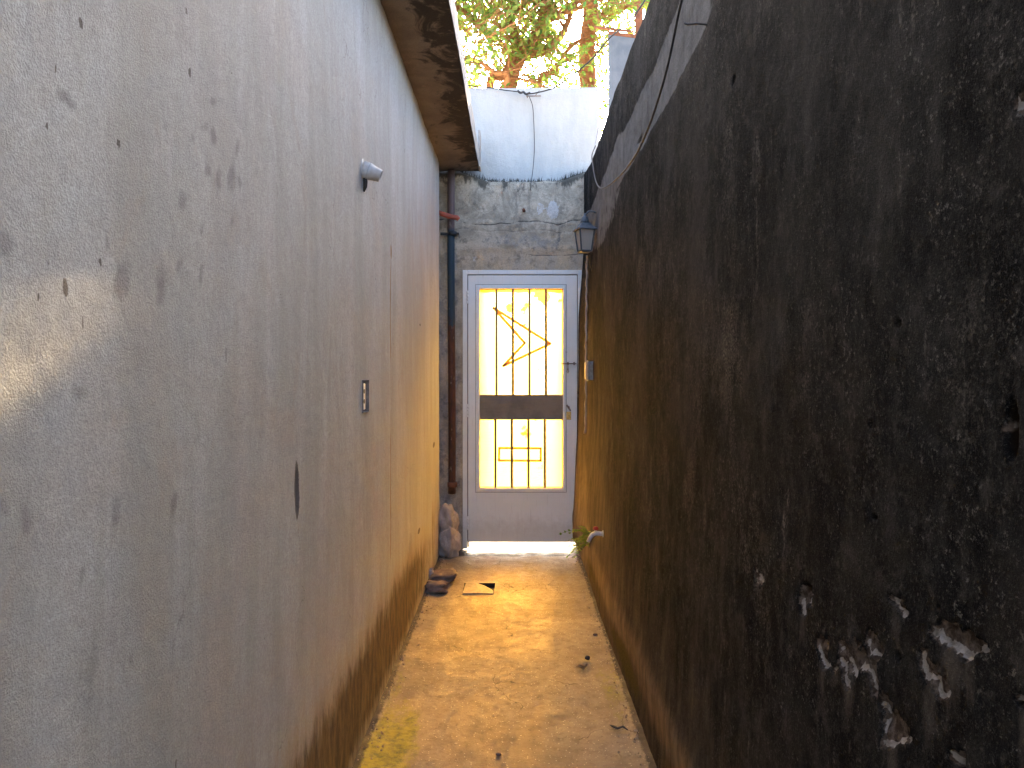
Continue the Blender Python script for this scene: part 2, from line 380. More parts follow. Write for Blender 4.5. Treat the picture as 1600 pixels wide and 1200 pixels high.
def mat_floor():
    t = NT('worn_concrete', .8, .35)
    a = t.noise(t.P, 2.2, 7, .65, .6); b = t.noise(t.P, 24, 6, .7); g = t.noise(t.P, 300, 3, .7)
    v = t.voro(t.P, 85, out=0)
    c = t.mix(t.ramp(a, .35, .65), (.25, .195, .13), (.33, .265, .185))
    c = t.mix(t.ramp(b, .45, .68, 0, .45), c, (.17, .135, .095))
    c = t.mix(t.ramp(t.noise(t.scale(3, .5, 1), 3, 6, .65), .55, .7, 0, .4), c, (.19, .16, .12))
    c = t.mix(t.ramp(t.m('MULTIPLY', t.ramp(v, .28, .10), t.ramp(t.noise(t.P, 55, 3, .6), .48, .56)), .1, .6, 0, .85), c, (.62, .54, .42))
    c = t.mix(t.m('MULTIPLY', t.ramp(t.voro(t.scale(1, .8, 1, off=(3, 1, 0)), 60, out=0), .30, .12), t.ramp(t.noise(t.P, 22, 4, .6), .45, .6, 0, .55)), c, (.13, .10, .07))
    c = t.mix(t.ramp(g, .3, .7, 0, .30), c, (.13, .105, .08))
    ms = t.m('ADD', t.attr('moss'), t.m('MULTIPLY', t.m('SUBTRACT', t.noise(t.scale(1.4, .7, 1), 14, 8, .75), .5), 1.3))
    c = t.mix(t.ramp(ms, .35, .80, 0, .88), c, t.mix(t.ramp(b, .35, .6), (.10, .11, .02), (.29, .27, .03)))
    dk = t.m('ADD', t.attr('dirt_shade'), t.m('MULTIPLY', t.m('SUBTRACT', t.noise(t.P, 30, 7, .75), .5), 1.2))
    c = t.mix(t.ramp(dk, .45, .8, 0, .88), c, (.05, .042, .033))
    wp = t.t.nodes.new('ShaderNodeVectorMath'); wp.operation = 'ADD'; t.l(t.P, wp.inputs[0]); nn = t.t.nodes.new('ShaderNodeTexNoise'); t.l(t.P, nn.inputs['Vector']); nn.inputs['Scale'].default_value = 5; nn.inputs['Detail'].default_value = 7
    sc_ = t.t.nodes.new('ShaderNodeVectorMath'); sc_.operation = 'SCALE'; sc_.inputs['Scale'].default_value = .30; t.l(nn.outputs['Color'], sc_.inputs[0]); t.l(sc_.outputs[0], wp.inputs[1])
    cr = t.voro(wp.outputs[0], 1.9, 'DISTANCE_TO_EDGE')
    c = t.mix(t.m('MULTIPLY', t.ramp(cr, .006, .001), t.ramp(t.noise(t.P, 2.1, 3), .46, .56, 0, .7)), c, (.07, .055, .04))
    t.col(c)
    t.l(t.ramp(t.noise(t.P, 12, 5), .3, .7, .62, .92), t.b.inputs['Roughness'])
    h = t.m('ADD', t.m('MULTIPLY', t.noise(t.P, 210, 4, .7), .8), t.m('MULTIPLY', t.noise(t.P, 50, 5, .7), 1.3))
    t.bump(h, .75, .0045); return t.mat

M = {}
M['left'] = mat_left(); M['right'] = mat_right(); M['end'] = mat_end(); M['parapet'] = mat_parapet()
M['soffit'] = mat_soffit(); M['floor'] = mat_floor()
def white_paint():
    t = NT('white_enamel', .42, .5)
    n = t.noise(t.P, 6, 6, .6); g = t.noise(t.P, 60, 6, .75)
    c = t.mix(t.ramp(n, .35, .65), (.80, .84, .81), (.84, .87, .85))
    c = t.mix(t.ramp(g, .66, .72, 0, .6), c, (.33, .27, .22))
    c = t.mix(t.ramp(t.noise(t.scale(30, 30, 2), 3, 5, .6), .55, .75, 0, .35), c, (.52, .50, .47))
    lo = t.m('ADD', t.ramp(t.Z, .42, .06), t.m('MULTIPLY', t.m('SUBTRACT', t.noise(t.P, 22, 6, .7), .5), .9))
    c = t.mix(t.ramp(lo, .35, 1.0, 0, .45), c, (.42, .38, .33))
    t.col(c); t.bump(t.noise(t.P, 25, 5), .25, .002); return t.mat
M['white'] = white_paint()
M['gap_shade'] = simple('dark_gap', (.05, .042, .035), (.11, .085, .06), 40)  # dark colour standing for the shade in the door's gaps
M['bar'] = simple('painted_bar', (.17, .145, .06), (.24, .20, .09), 60, .5)
M['rail'] = simple('ribbed_brown_panel', (.20, .17, .13), (.27, .23, .175), 8, .6, bump=.1)
M['steel'] = simple('worn_steel', (.30, .27, .24), (.16, .10, .06), 80, .45, .7)
M['brass'] = simple('brass', (.55, .40, .15), (.40, .27, .10), 60, .35, .9)
M['black'] = simple('black_plastic', (.012, .012, .013), (.03, .028, .026), 60, .5)
M['ivory'] = simple('ivory_plastic', (.58, .53, .42), (.50, .44, .33), 30, .5)
M['white_plastic'] = simple('white_plastic', (.70, .70, .69), (.55, .53, .50), 30, .5)
M['grey_plastic'] = simple('grey_white_fitting', (.58, .60, .60), (.47, .46, .43), 25, .55, bump=.1)
M['grey_box'] = simple('galvanised_box', (.25, .25, .25), (.17, .16, .15), 40, .5, .4)
M['lamp_metal'] = simple('lamp_grey_paint', (.06, .075, .088), (.10, .115, .125), 40, .5)
M['red'] = simple('red_plastic', (.45, .03, .02), (.36, .04, .03), 40, .45)
M['red_pipe'] = simple('faded_red_pipe', (.48, .12, .07), (.36, .09, .055), 30, .6)
M['tap'] = simple('pale_tap_plastic', (.62, .62, .63), (.48, .46, .43), 60, .45)
M['cable'] = simple('black_cable', (.018, .018, .02), (.04, .038, .035), 40, .55)
M['cable_grey'] = simple('grey_cable', (.30, .30, .28), (.20, .19, .18), 30, .6)
M['stone'] = simple('rough_mortar', (.34, .29, .25), (.50, .44, .38), 14, .95, bump=.8, bd=.006, th=(.3, .7))
M['brick'] = simple('brick_rubble', (.17, .125, .10), (.26, .20, .155), 28, .95, bump=.8, bd=.005)
M['ceramic'] = simple('drain_cover_concrete', (.40, .34, .25), (.30, .245, .17), 60, .85, bump=.6, bd=.002)
M['pit'] = simple('drain_dark', (.012, .010, .008), (.02, .017, .012), 20)
M['dry_leaf'] = simple('dry_leaf', (.36, .26, .16), (.26, .17, .09), 50, .8)
M['bark'] = simple('bark', (.40, .20, .09), (.22, .105, .05), 18, .95, bump=1.0, bd=.02)
M['rust_beam'] = simple('rusty_beam', (.22, .09, .045), (.12, .05, .03), 12, .9)
M['blue_grey'] = simple('blue_grey_render', (.075, .10, .13), (.11, .135, .165), 3, .9, bump=.5, bd=.01)
M['fascia'] = simple('fascia_paint', (.40, .38, .34), (.24, .22, .19), 9, .85, bump=.6, bd=.004)
M['roofing'] = simple('roof_screed', (.24, .22, .20), (.16, .15, .14), 5, .95)
M['street'] = simple('street_concrete', (.50, .46, .40), (.40, .36, .30), 3, .9, bump=.5, bd=.01)
M['plain_plaster'] = simple('plain_plaster', (.48, .45, .40), (.38, .35, .31), 4, .9, bump=.5, bd=.004)
M['plaster_pink'] = simple('pale_filler', (.42, .34, .28), (.33, .26, .21), 30, .9, bump=.7, bd=.003)
M['moss'] = simple('wall_moss', (.07, .07, .05), (.035, .035, .03), 40, .95)
M['pebble'] = simple('grit', (.42, .36, .28), (.20, .16, .11), 90, .9)

def pipe_mat():
    t = NT('flaking_pipe_paint', .6, .4)
    n = t.noise(t.scale(6, 6, 2), 5, 7, .7)
    z = t.m('ADD', t.ramp(t.Z, 2.05, 1.35), t.m('MULTIPLY', t.m('SUBTRACT', n, .5), 1.5))
    c = t.mix(t.ramp(z, .45, .60), (.022, .045, .062), t.mix(t.ramp(n, .4, .6), (.10, .036, .018), (.055, .022, .012)))
    c = t.mix(t.ramp(t.Z, 2.34, 2.38), c, (.13, .085, .075))
    k = t.noise(t.scale(10, 10, 3, off=(4, 2, 1)), 4, 6, .7)
    c = t.mix(t.ramp(k, .62, .66, 0, .8), c, (.28, .23, .19))
    t.col(c); t.bump(n, .6, .004); return t.mat
M['pipe'] = pipe_mat()

def leaf_mat(name, a, b, tr):
    t = NT(name, .5, .4); t.t.nodes.remove(t.b)
    at = t.attr('tint'); c = t.mix(at, a, b)
    d = t.t.nodes.new('ShaderNodeBsdfDiffuse'); tl = t.t.nodes.new('ShaderNodeBsdfTranslucent')
    t.l(c, d.inputs[0]); t.l(t.mix(at, tuple(tr[0]), tuple(tr[1])), tl.inputs[0])
    gl = t.t.nodes.new('ShaderNodeBsdfGlossy'); gl.inputs['Roughness'].default_value = .45; gl.inputs[0].default_value = (.6, .6, .55, 1)
    m1 = t.t.nodes.new('ShaderNodeMixShader'); m1.inputs[0].default_value = .55; t.l(d.outputs[0], m1.inputs[1]); t.l(tl.outputs[0], m1.inputs[2])
    m2 = t.t.nodes.new('ShaderNodeMixShader'); m2.inputs[0].default_value = .06; t.l(m1.outputs[0], m2.inputs[1]); t.l(gl.outputs[0], m2.inputs[2])
    t.l(m2.outputs[0], t.out.inputs[0]); return t.mat
M['leaf'] = leaf_mat('tree_leaf', (.035, .085, .02), (.11, .14, .025), ((.09, .30, .04), (.44, .56, .08)))
M['brown_strip'] = leaf_mat('amber_strip', (.36, .24, .08), (.36, .24, .08), ((.60, .38, .10), (.60, .38, .10)))
M['herb'] = leaf_mat('herb_leaf', (.10, .19, .03), (.22, .30, .05), ((.20, .40, .03), (.40, .48, .06)))

def pane_mat():
    """ribbed amber fibreglass: scatters the light a little off its path"""
    t = NT('ribbed_amber_sheet', .4, .4); t.t.nodes.remove(t.b)
    new = t.t.nodes.new
    rf = new('ShaderNodeBsdfRefraction'); rf.inputs['Roughness'].default_value = .38; rf.inputs['IOR'].default_value = 1.45
    tl = new('ShaderNodeBsdfTranslucent'); gl = new('ShaderNodeBsdfGlossy'); gl.inputs['Roughness'].default_value = .3; gl.inputs[0].default_value = (.5, .5, .5, 1)
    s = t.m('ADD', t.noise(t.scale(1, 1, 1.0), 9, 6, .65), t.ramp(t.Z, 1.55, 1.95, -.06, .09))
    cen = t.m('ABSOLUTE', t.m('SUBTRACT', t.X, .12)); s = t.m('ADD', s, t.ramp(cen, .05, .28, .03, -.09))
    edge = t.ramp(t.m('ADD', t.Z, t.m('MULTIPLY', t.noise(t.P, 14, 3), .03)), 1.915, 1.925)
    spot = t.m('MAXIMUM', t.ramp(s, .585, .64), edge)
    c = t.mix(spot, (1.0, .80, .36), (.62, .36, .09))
    tp = new('ShaderNodeBsdfTransparent')
    for n in (rf, tl, tp): t.l(c, n.inputs[0])
    m0 = new('ShaderNodeMixShader'); m0.inputs[0].default_value = .28; t.l(rf.outputs[0], m0.inputs[1]); t.l(tp.outputs[0], m0.inputs[2])
    m1 = new('ShaderNodeMixShader'); m1.inputs[0].default_value = .26
    t.l(m0.outputs[0], m1.inputs[1]); t.l(tl.outputs[0], m1.inputs[2])
    m2 = new('ShaderNodeMixShader'); m2.inputs[0].default_value = .03
    t.l(m1.outputs[0], m2.inputs[1]); t.l(gl.outputs[0], m2.inputs[2])
    t.l(m2.outputs[0], t.out.inputs[0]); return t.mat
M['pane'] = pane_mat()
def frost_mat():
    t = NT('frosted_lamp_glass', .35, .5); t.b.inputs['Base Color'].default_value = (.50, .47, .41, 1)
    t.b.inputs['Transmission Weight'].default_value = .35; t.bump(t.noise(t.P, 60, 3), .2, .001); return t.mat
M['frost'] = frost_mat()

# ================================================================= GROUND
XL, XR0 = -.54, .462                       # wall foot lines
def xr(z, y=None):
    """inner face of the right wall leans out a little with height"""
    return XR0 + .040 * sstep(0, 1.2, z) + .010 * sstep(1.2, 2.6, z)
YE = 5.46                                  # face of the end wall
ground = MB().add([(-600, -600, -.03), (600, -600, -.03), (600, 1200, -.03), (-600, 1200, -.03)], [(0, 1, 2, 3)]).build('ground', M['street'])
tag(ground, kind='structure')
DX0, DX1, DY0, DY1 = -.315, -.125, 4.35, 4.585          # drain opening
fa = np.unique(np.concatenate([np.linspace(XL - .04, DX0, 46), np.linspace(DX0, DX1, 24), np.linspace(DX1, .50, 76)]))
fb = np.unique(np.concatenate([np.linspace(-4, 2.0, 50), np.linspace(2.0, DY0, 300), np.linspace(DY0, DY1, 28), np.linspace(DY1, 5.62, 120)]))
def fpos(a, b):
    z = .010 * fbm(a * 3, b * 1.5, 4, 3) + .003 * fbm(a * 40, b * 40, 3, 5)
    z = z + .012 * sstep(.10, 0, a - XL) + .010 * sstep(.07, 0, XR0 - a) * (1 + 1.5 * fbm(a * 20, b * 20, 3, 8))
    inr = sstep(.0, .03, np.maximum(np.maximum(DX0 - a, a - DX1), np.maximum(DY0 - b, b - DY1)))
    z = z * inr - .012 * sstep(5.35, 5.55, b)
    return a, b, z
A_, B_ = np.meshgrid(fa, fb, indexing='ij')
moss = np.maximum(.95 * sstep(-.26, -.42, A_) * sstep(3.35, 2.5, B_), .55 * sstep(-.42, -.5, A_) * sstep(4.2, 3.0, B_))
moss = np.maximum(moss, (.50 * sstep(.27, .40, A_) * sstep(5.2, 4.2, B_)) * (.75 + 1.2 * fbm(A_ * 1, B_ * 1.3, 2, 31)))
moss = moss - .35 * sstep(-.49, -.535, A_)
dirt_shade = np.maximum(.9 * sstep(-.49, -.53, A_), .9 * sstep(.42, .455, A_)) + .55 * sstep(4.8, 5.2, B_) * .6
dirt_shade = np.maximum(dirt_shade, 1.3 * sstep(5.20, 5.32, B_))  # dirty floor by the door, darkened further to paint the sunlit strip as shaded
dirt_shade = np.maximum(dirt_shade, .5 * sstep(-.30, -.50, A_) * sstep(4.2, 4.5, B_))
floor = grid_obj('alley_floor', fa, fb, fpos, M['floor'], attrs={'moss': moss, 'dirt_shade': dirt_shade},
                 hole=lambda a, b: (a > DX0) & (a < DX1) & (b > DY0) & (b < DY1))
tag(floor, kind='structure')
# pit under the drain cover
pit = MB(); e = .0
pit.add([(DX0, DY0, 0), (DX1, DY0, 0), (DX1, DY1, 0), (DX0, DY1, 0), (DX0, DY0, -.028), (DX1, DY0, -.028), (DX1, DY1, -.028), (DX0, DY1, -.028)],
        [(4, 5, 6, 7), (0, 4, 7, 3), (1, 2, 6, 5), (0, 1, 5, 4), (3, 7, 6, 2)])
po = pit.build('drain_pit', M['pit'], floor)

# ================================================================= LEFT HOUSE
house = thing('house', (XL, 1, 0), 'single-storey house with pale stained plaster wall and overhanging concrete eave on the left', 'house')
OY0, OY1, OZ0, OZ1 = 2.605, 2.705, 1.172, 1.288          # recess for the socket
def px_box_L(x0, y0, x1, y1):
    Ya, Yb = 1150 * .54 / (805 - x0), 1150 * .54 / (805 - x1); Ym = (Ya + Yb) / 2
    return Ya, Yb, H - (y1 - 580) / 1150 * Ym, H - (y0 - 580) / 1150 * Ym
def px_box_R(x0, y0, x1, y1):
    Ya, Yb = 1150 * .50 / (x1 - 805), 1150 * .50 / (x0 - 805); Ym = (Ya + Yb) / 2
    return Ya, Yb, H - (y1 - 580) / 1150 * Ym, H - (y0 - 580) / 1150 * Ym
def ell(Y, Z, box, tilt=0, soft=.6):
    Ya, Yb, Za, Zb = box; u = (Y - (Ya + Yb) / 2) / ((Yb - Ya) / 2); v = (Z - (Za + Zb) / 2) / ((Zb - Za) / 2)
    u = u - tilt * v
    return 1 - sstep(1 - soft, 1 + soft, np.sqrt(u * u + v * v))
def fill(a, b, n): return np.linspace(a, b, n)
la = np.unique(np.concatenate([-np.geomspace(3.5, .45, 30) + .9, np.geomspace(.46, OY0, 380), fill(OY0, OY1, 22), np.geomspace(OY1, 5.3, 130)]))
lb = np.unique(np.concatenate([fill(-.04, .5, 90), fill(.5, OZ0, 120), fill(OZ0, OZ1, 24), fill(OZ1, 1.9, 130), fill(1.9, 2.81, 110)]))
Yg, Zg = np.meshgrid(la, lb, indexing='ij')
smudge = np.zeros_like(Yg); chip = np.zeros_like(Yg)
for b, s in [((86,138,120,168),.95), ((-8,358,24,402),.8), ((180,400,206,474),.95), ((244,400,264,490),.75), ((110,598,136,646),.7),
             ((25,772,54,836),.75), ((-6,790,10,822),.7), ((171,765,192,832),.75), ((265,769,277,820),.8), ((121,880,133,928),.6),
             ((112,960,158,1160),.62), ((203,1005,213,1045),.6), ((276,1036,284,1082),.6), ((318,257,329,288),.9), ((336,253,349,296),1.),
             ((356,246,369,304),.9), ((370,268,378,292),.8), ((367,216,376,248),.85), ((330,201,340,226),.95), ((297,203,306,229),.75),
             ((280,297,293,333),.8), ((329,145,341,169),.7), ((311,188,327,212),.65), ((257,192,267,212),.6), ((312,420,322,452),.85),
             ((278,400,287,424),.75), ((312,338,322,368),.8), ((351,545,356,574),.8), ((166,366,174,389),.75), ((145,45,156,60),.5),
             ((205,170,220,190),.45), ((148,175,156,186),.6), ((160,243,167,252),.6), ((360,330,368,352),.7), ((200,900,215,960),.4),
             ((395,250,402,285),.5), ((635,838,644,925),1.0)]:
    smudge = np.maximum(smudge, s * ell(Yg + .02 * fbm(Yg * 25, Zg * 25, 3, 33), Zg + .03 * fbm(Yg * 18, Zg * 18, 3, 34), px_box_L(*b), .25 if b[0] > 100 else 0, .85))
for b, s, tl in [((122,26,131,46),.9,-.3), ((85,98,89,117),.9,0), ((70,189,76,206),.95,0), ((289,8,294,24),.8,-.3), ((295,104,299,123),1,0),
             ((183,217,190,232),.9,-.3), ((97,431,107,467),.9,-.2), ((58,456,62,473),1,0), ((76,404,79,416),.8,0), ((126,493,130,517),.9,0),
             ((155,401,161,418),.9,-.3), ((462,720,469,812),1.3,-.15), ((104,961,110,968),.9,0), ((275,1186,278,1202),1,0),
             ((332,112,334,117),.8,0), ((360,111,362,117),.8,0), ((50,160,53,165),.6,0), ((228,268,230,278),.6,0), ((437,457,439,463),.8,0),
             ((652,825,656,834),1,0), ((676,690,680,700),.9,0), ((655,505,657,510),.9,0), ((413,996,416,1001),.8,0),
             ((335,170,337,182),.6,0), ((384,455,386,464),.6,0), ((425,540,427,552),.6,0)]:
    chip = np.maximum(chip, s * ell(Yg, Zg, px_box_L(*b), tl, .5))
hz = .40 + .07 * fbm(Yg * 3, Yg * 0 + 4, 3, 12) - .05 * sstep(4.2, 5.2, Yg)
damp = sstep(hz + .13, hz - .16, Zg)
damp = damp * (1 - .30 * sstep(.10, .02, Zg) * (Yg < 4.4)) * (.35 + .65 * sstep(5.1, 3.6, Yg))
damp = np.maximum(damp, .62 * np.exp(-((Yg - 4.85) / .16) ** 2) * sstep(.62, .30, Zg))
line = np.exp(-((Yg - 3.185 - .004 * np.sin(Zg * 7)) / .010) ** 2) * sstep(1.88, 1.82, Zg) * sstep(.35, .6, Zg) * (.95 + .6 * fbm(Yg, Zg * 9, 3, 3))
line = np.maximum(line, ell(Yg, Zg, (3.17, 3.20, 1.80, 1.87)))
knock = sstep(5.22, 5.30, Yg)
def lpos(a, b):
    x = XL + .012 * fbm(a * .9, b * .9, 3, 41) + .004 * fbm(a * 6, b * 6, 3, 42) + .0015 * fbm(a * 40, b * 40, 2, 43)
    x = x - .014 * np.clip(chip - .95, 0, 1) - .003 * np.clip(damp - .5, 0, 1) * fbm(a * 25, b * 12, 3, 44)
    x = x - .0025 * line
    ed = np.maximum(np.maximum(OY0 - a, a - OY1), np.maximum(OZ0 - b, b - OZ1))
    x = x - .035 * sstep(5.24, 5.30, a) ** 2
    return x, a, b
lw_extra = MB().box(-.90, XL - .06, -3.5, OY0 - .01, -.04, 2.79).box(-.90, XL - .06, OY1 + .01, 5.28, -.04, 2.79) \
    .box(-.90, XL - .06, OY0 - .01, OY1 + .01, -.04, OZ0 - .01).box(-.90, XL - .06, OY0 - .01, OY1 + .01, OZ1 + .01, 2.79)
lw = grid_obj('wall', la, lb, lpos, M['left'], house, attrs={'smudge': smudge, 'chip': chip, 'damp': damp, 'line': line},
              hole=lambda a, b: (a > OY0) & (a < OY1) & (b > OZ0) & (b < OZ1))
MB().box(-6, XL - .05, -3.5, 5.28, -.04, 2.79).build('wall_core', M['plain_plaster'], house) if False else lw_extra.build('wall_core', M['plain_plaster'], house)
# corner post of rough render between house and end wall
ca = fill(-.04, 2.80, 150); cb = fill(-.62, -.55, 8)
MB().box(-.90, -.575, 5.281, YE + .05, -.04, 2.795).build('corner_pier', M['end'], house)
# eave: slab with mouldy underside and painted edge
sa = np.unique(np.concatenate([fill(-3.6, 2.2, 40), fill(2.2, 5.45, 260)])); sb = fill(XL - .03, -.266, 40)
SY, SX = np.meshgrid(sa, sb, indexing='ij')
eave = grid_obj('eave_slab', sa, sb, lambda a, b: (b, a, 2.800 + .010 * fbm(a * 2, b * 4, 4, 51) + .003 * fbm(a * 25, b * 25, 3, 52) + .02 * sstep(.03, 0, b - XL) * (fbm(a * 14, b * 3, 3, 55) - .1)),
                M['soffit'], house, flip=False)
fz = fill(2.800, 2.935, 18)
fascia = grid_obj('fascia', sa, fz, lambda a, b: (-.262 + .007 * fbm(a * 3, b * 6, 4, 53) + .002 * fbm(a * 30, b * 30, 2, 54) - .010 * sstep(2.925, 2.935, b), a, b + .012 * fbm(a * 1.5, b * 0, 3, 56) * sstep(2.81, 2.93, b)),
                  M['fascia'], house)
MB().box(-.90, -.272, -3.6, 5.449, 2.812, 2.925).build('roof_slab', M['roofing'], house)
MB().box(-6, -.9, -3.5, 5.44, -.04, 2.93).build('building_body', M['plain_plaster'], house)
MB().bbox(-.268, -.252, 5.30, 5.452, 2.795, 3.06, .003).build('fascia_end_board', M['fascia'], house)

# recess and socket
sk = thing('wall_socket', (XL, (OY0 + OY1) / 2, OZ0), 'small white electrical socket plate in an open recess of the pale left wall', 'socket')
rb = MB(); d0, d1 = XL + .003, XL - .036
y0, y1, z0, z1 = OY0, OY1, OZ0, OZ1
rb.add([(d0,y0,z0),(d0,y1,z0),(d0,y1,z1),(d0,y0,z1),(d1,y0,z0),(d1,y1,z0),(d1,y1,z1),(d1,y0,z1)], [(4,5,6,7),(0,4,7,3),(1,2,6,5),(0,1,5,4),(3,7,6,2)])
rb.build('recess_box', M['grey_box'], sk)
MB().bbox(XL - .016, XL - .001, y0 + .003, y0 + .056, z0 + .010, z1 - .012, .002).build('socket_plate', M['white_plastic'], sk)
for zc in (z0 + .040, z0 + .076):
    MB().lathe((XL - .0015, y0 + .030, zc), (1, 0, 0), [(0, .0085), (.002, .0085), (.0021, .006)], 14).build('socket_hole', M['black'], sk)

# cone spot fitting
fl = thing('wall_light', (XL, 2.60, 2.02), 'small white cone-shaped lamp fitting high on the pale left wall, black stub below it', 'wall lamp')
ax = Vector((.83, .12, -.30)).normalized(); p0 = Vector((XL - .002, 2.60, 2.035))
MB().lathe(p0, (1, 0, 0), [(0, .034), (.006, .034), (.008, .030)], 28).build('base_ring', M['grey_plastic'], fl)
MB().lathe(p0 + ax * .003, ax, [(0, .030), (.016, .0305), (.020, .029)], 28).build('collar', M['grey_plastic'], fl)
MB().lathe(p0 + ax * .023, ax, [(0, .0305), (.003, .031), (.006, .0295), (.018, .027), (.0185, .0262), (.046, .0215), (.047, .0195), (.030, .018)], 28).build('shade', M['grey_plastic'], fl)
MB().lathe(p0 + ax * .050, ax, [(0, .018), (.003, .018)], 20).build('dark_mouth', M['black'], fl)
MB().tube([(XL + .008, 2.601, 2.006), (XL + .011, 2.602, 1.99), (XL + .010, 2.603, 1.972), (XL + .005, 2.603, 1.955)], [.008, .008, .0065, .003], 8).build('stub', M['black'], fl)

# ================================================================= RIGHT WALL
rw = thing('boundary_wall', (.6, 2, 0), 'tall blackened and weather-stained boundary wall along the right side of the alley', 'wall')
ra = np.unique(np.concatenate([-np.geomspace(1.9, .45, 20) + .9, np.geomspace(.46, 1.2, 330), np.geomspace(1.2, 5.52, 260)]))
rbz = np.unique(np.concatenate([fill(-.04, .62, 90), fill(.62, 1.18, 150), fill(1.18, 1.5, 50), fill(1.5, 2.76, 160)]))
Yg, Zg = np.meshgrid(ra, rbz, indexing='ij')
chip = np.zeros_like(Yg); hole = np.zeros_like(Yg)
wob = .35 * fbm(Yg * 60, Zg * 60, 3, 77)
CHIPS = []
for b, s, tl in [((1284,1000,1301,1042),1,0), ((1317,994,1348,1064),1.05,-.75), ((1355,992,1379,1030),1.,.1), ((1358,1030,1380,1090),.55,0),
                 ((1455,970,1520,1024),1.15,-.45), ((1500,1000,1533,1022),.9,-.4), ((1439,1020,1474,1090),1.,.1), ((1378,1080,1398,1120),.85,-.3), ((1385,1100,1414,1172),1.05,-.6),
                 ((1253,912,1271,955),1.,-.3), ((1387,934,1416,952),.85,-.3), ((1585,1090,1606,1112),.9,0), ((1488,1172,1508,1204),.9,-.4),
                 ((1455,945,1475,962),.6,0), ((1180,880,1200,930),.45,0), ((1558,635,1600,725),.55,0), ((1575,140,1606,205),.6,.4)]:
    CHIPS.append((px_box_R(*b), s, tl))
for b, s in [((1562,632,1582,712),1.2), ((1400,1022,1407,1031),1.1), ((1396,500,1403,508),1), ((1585,1092,1598,1106),1.), ((1258,912,1268,926),1.1),
             ((1208,640,1212,645),.9), ((1141,124,1147,130),.9), ((990,215,996,222),1), ((1356,660,1361,665),.8), ((1500,1185,1510,1200),1),
             ((1320,700,1323,704),.8), ((1361,805,1368,812),1)]:
    hole = np.maximum(hole, s * ell(Yg, Zg, px_box_R(*b), 0, .5))
def chipfield(Y, Z):
    m = np.full_like(Y, -9.)
    du = .010 * fbm(Y * 55, Z * 55, 4, 111); dv = .016 * fbm(Y * 45, Z * 45, 4, 112)
    for (bx, s, tl) in CHIPS: m = np.maximum(m, s * ell(Y + du * 2, Z + dv * 2, bx, tl, .75))
    return np.clip(m + np.where(m > .02, 1.5 * fbm(Y * 42, Z * 42, 4, 113), 0), 0, 1.4)
chip = chipfield(Yg, Zg)
rim = sstep(.50, .62, chip) * (1 - sstep(.45, .75, chipfield(Yg + .003, Zg - .009)))  # paler lower lips of the chips: light from above put into the colour
drip = np.zeros_like(Yg)
for (bx, s, tl) in CHIPS: drip = np.maximum(drip, .6 * s * ell(Yg + .01 * fbm(Yg * 20, Zg * 6, 3, 114), Zg, (bx[0] + (bx[1]-bx[0])*.2, bx[1] - (bx[1]-bx[0])*.1, bx[2] - .07, bx[3]), 0, .95))
cement = sstep(2.20, 2.27, Zg - .05 * fbm(Yg * 2, Yg * 0, 3, 78)) * sstep(2.50, 2.42, Zg + .06 * fbm(Yg * 3, Yg * 0 + 3, 3, 79)) * (.95 - .35 * sstep(3.6, 5, Yg)) * sstep(1.75, 2.05, Yg)
cement = np.maximum(cement, .62 * ell(Yg, Zg, (3.5, 5.2, 2.05, 2.35), 0, .5))
brown = .75 * sstep(2.6, 5.0, Yg) * sstep(2.6, .7, Zg) + .50 * sstep(.85, .20, Zg) + .15 * sstep(1.0, 1.6, Yg) * sstep(1.1, .6, Zg)  # warm tone rising towards door and foot, stands in for the golden glow
foot = np.exp(-((Zg - .20 - .03 * fbm(Yg * 2, Zg * 0, 3, 80)) / .10) ** 2) * (.80 + .12 * sstep(2.5, 4.5, Yg)) + .75 * sstep(4.4, 5.1, Yg) * sstep(1.1, .3, Zg)
mossr = np.exp(-((Zg - .10 - .03 * fbm(Yg * 2, Zg * 0 + 2, 2, 81)) / .075) ** 2) * (.65 + .9 * fbm(Yg * 1.6, Zg * 0 + 5, 2, 82))
def rpos(a, b):
    top = sstep(2.55, 2.76, b)
    x = xr(b) + .014 * fbm(a * .8, b * .8, 3, 61) + .005 * fbm(a * 6, b * 6, 3, 62) + .002 * fbm(a * 35, b * 35, 2, 63)
    x = x + .0065 * sstep(.45, .62, chip) * (1 + 1.8 * fbm(a * 55, b * 55, 3, 64)) + .022 * np.clip(hole - .2, 0, 1)
    x = x - .006 * np.exp(-((b - .24) / .05) ** 2) + .006 * cement * (b < 2.6) - .035 * sstep(4.9, 5.5, a) * sstep(2.3, 1.6, b) * sstep(.0, .1, b)
    x = x + .004 * np.sin(a * 3)
    x = x + .03 * sstep(2.74, 2.76, b)
    z = b + .035 * fbm(a * 1.1, a * 0, 3, 65) * top + .012 * fbm(a * 9, a * 0 + 2, 3, 66) * top + .03 * top * sstep(5.0, 5.5, a)
    return x, a, z
grid_obj('render_face', ra, rbz, rpos, M['right'], rw, attrs={'chip': chip, 'rim': rim, 'drip': drip, 'hole': hole, 'cement': cement, 'brown': brown, 'foot': foot, 'moss': mossr}, flip=True)
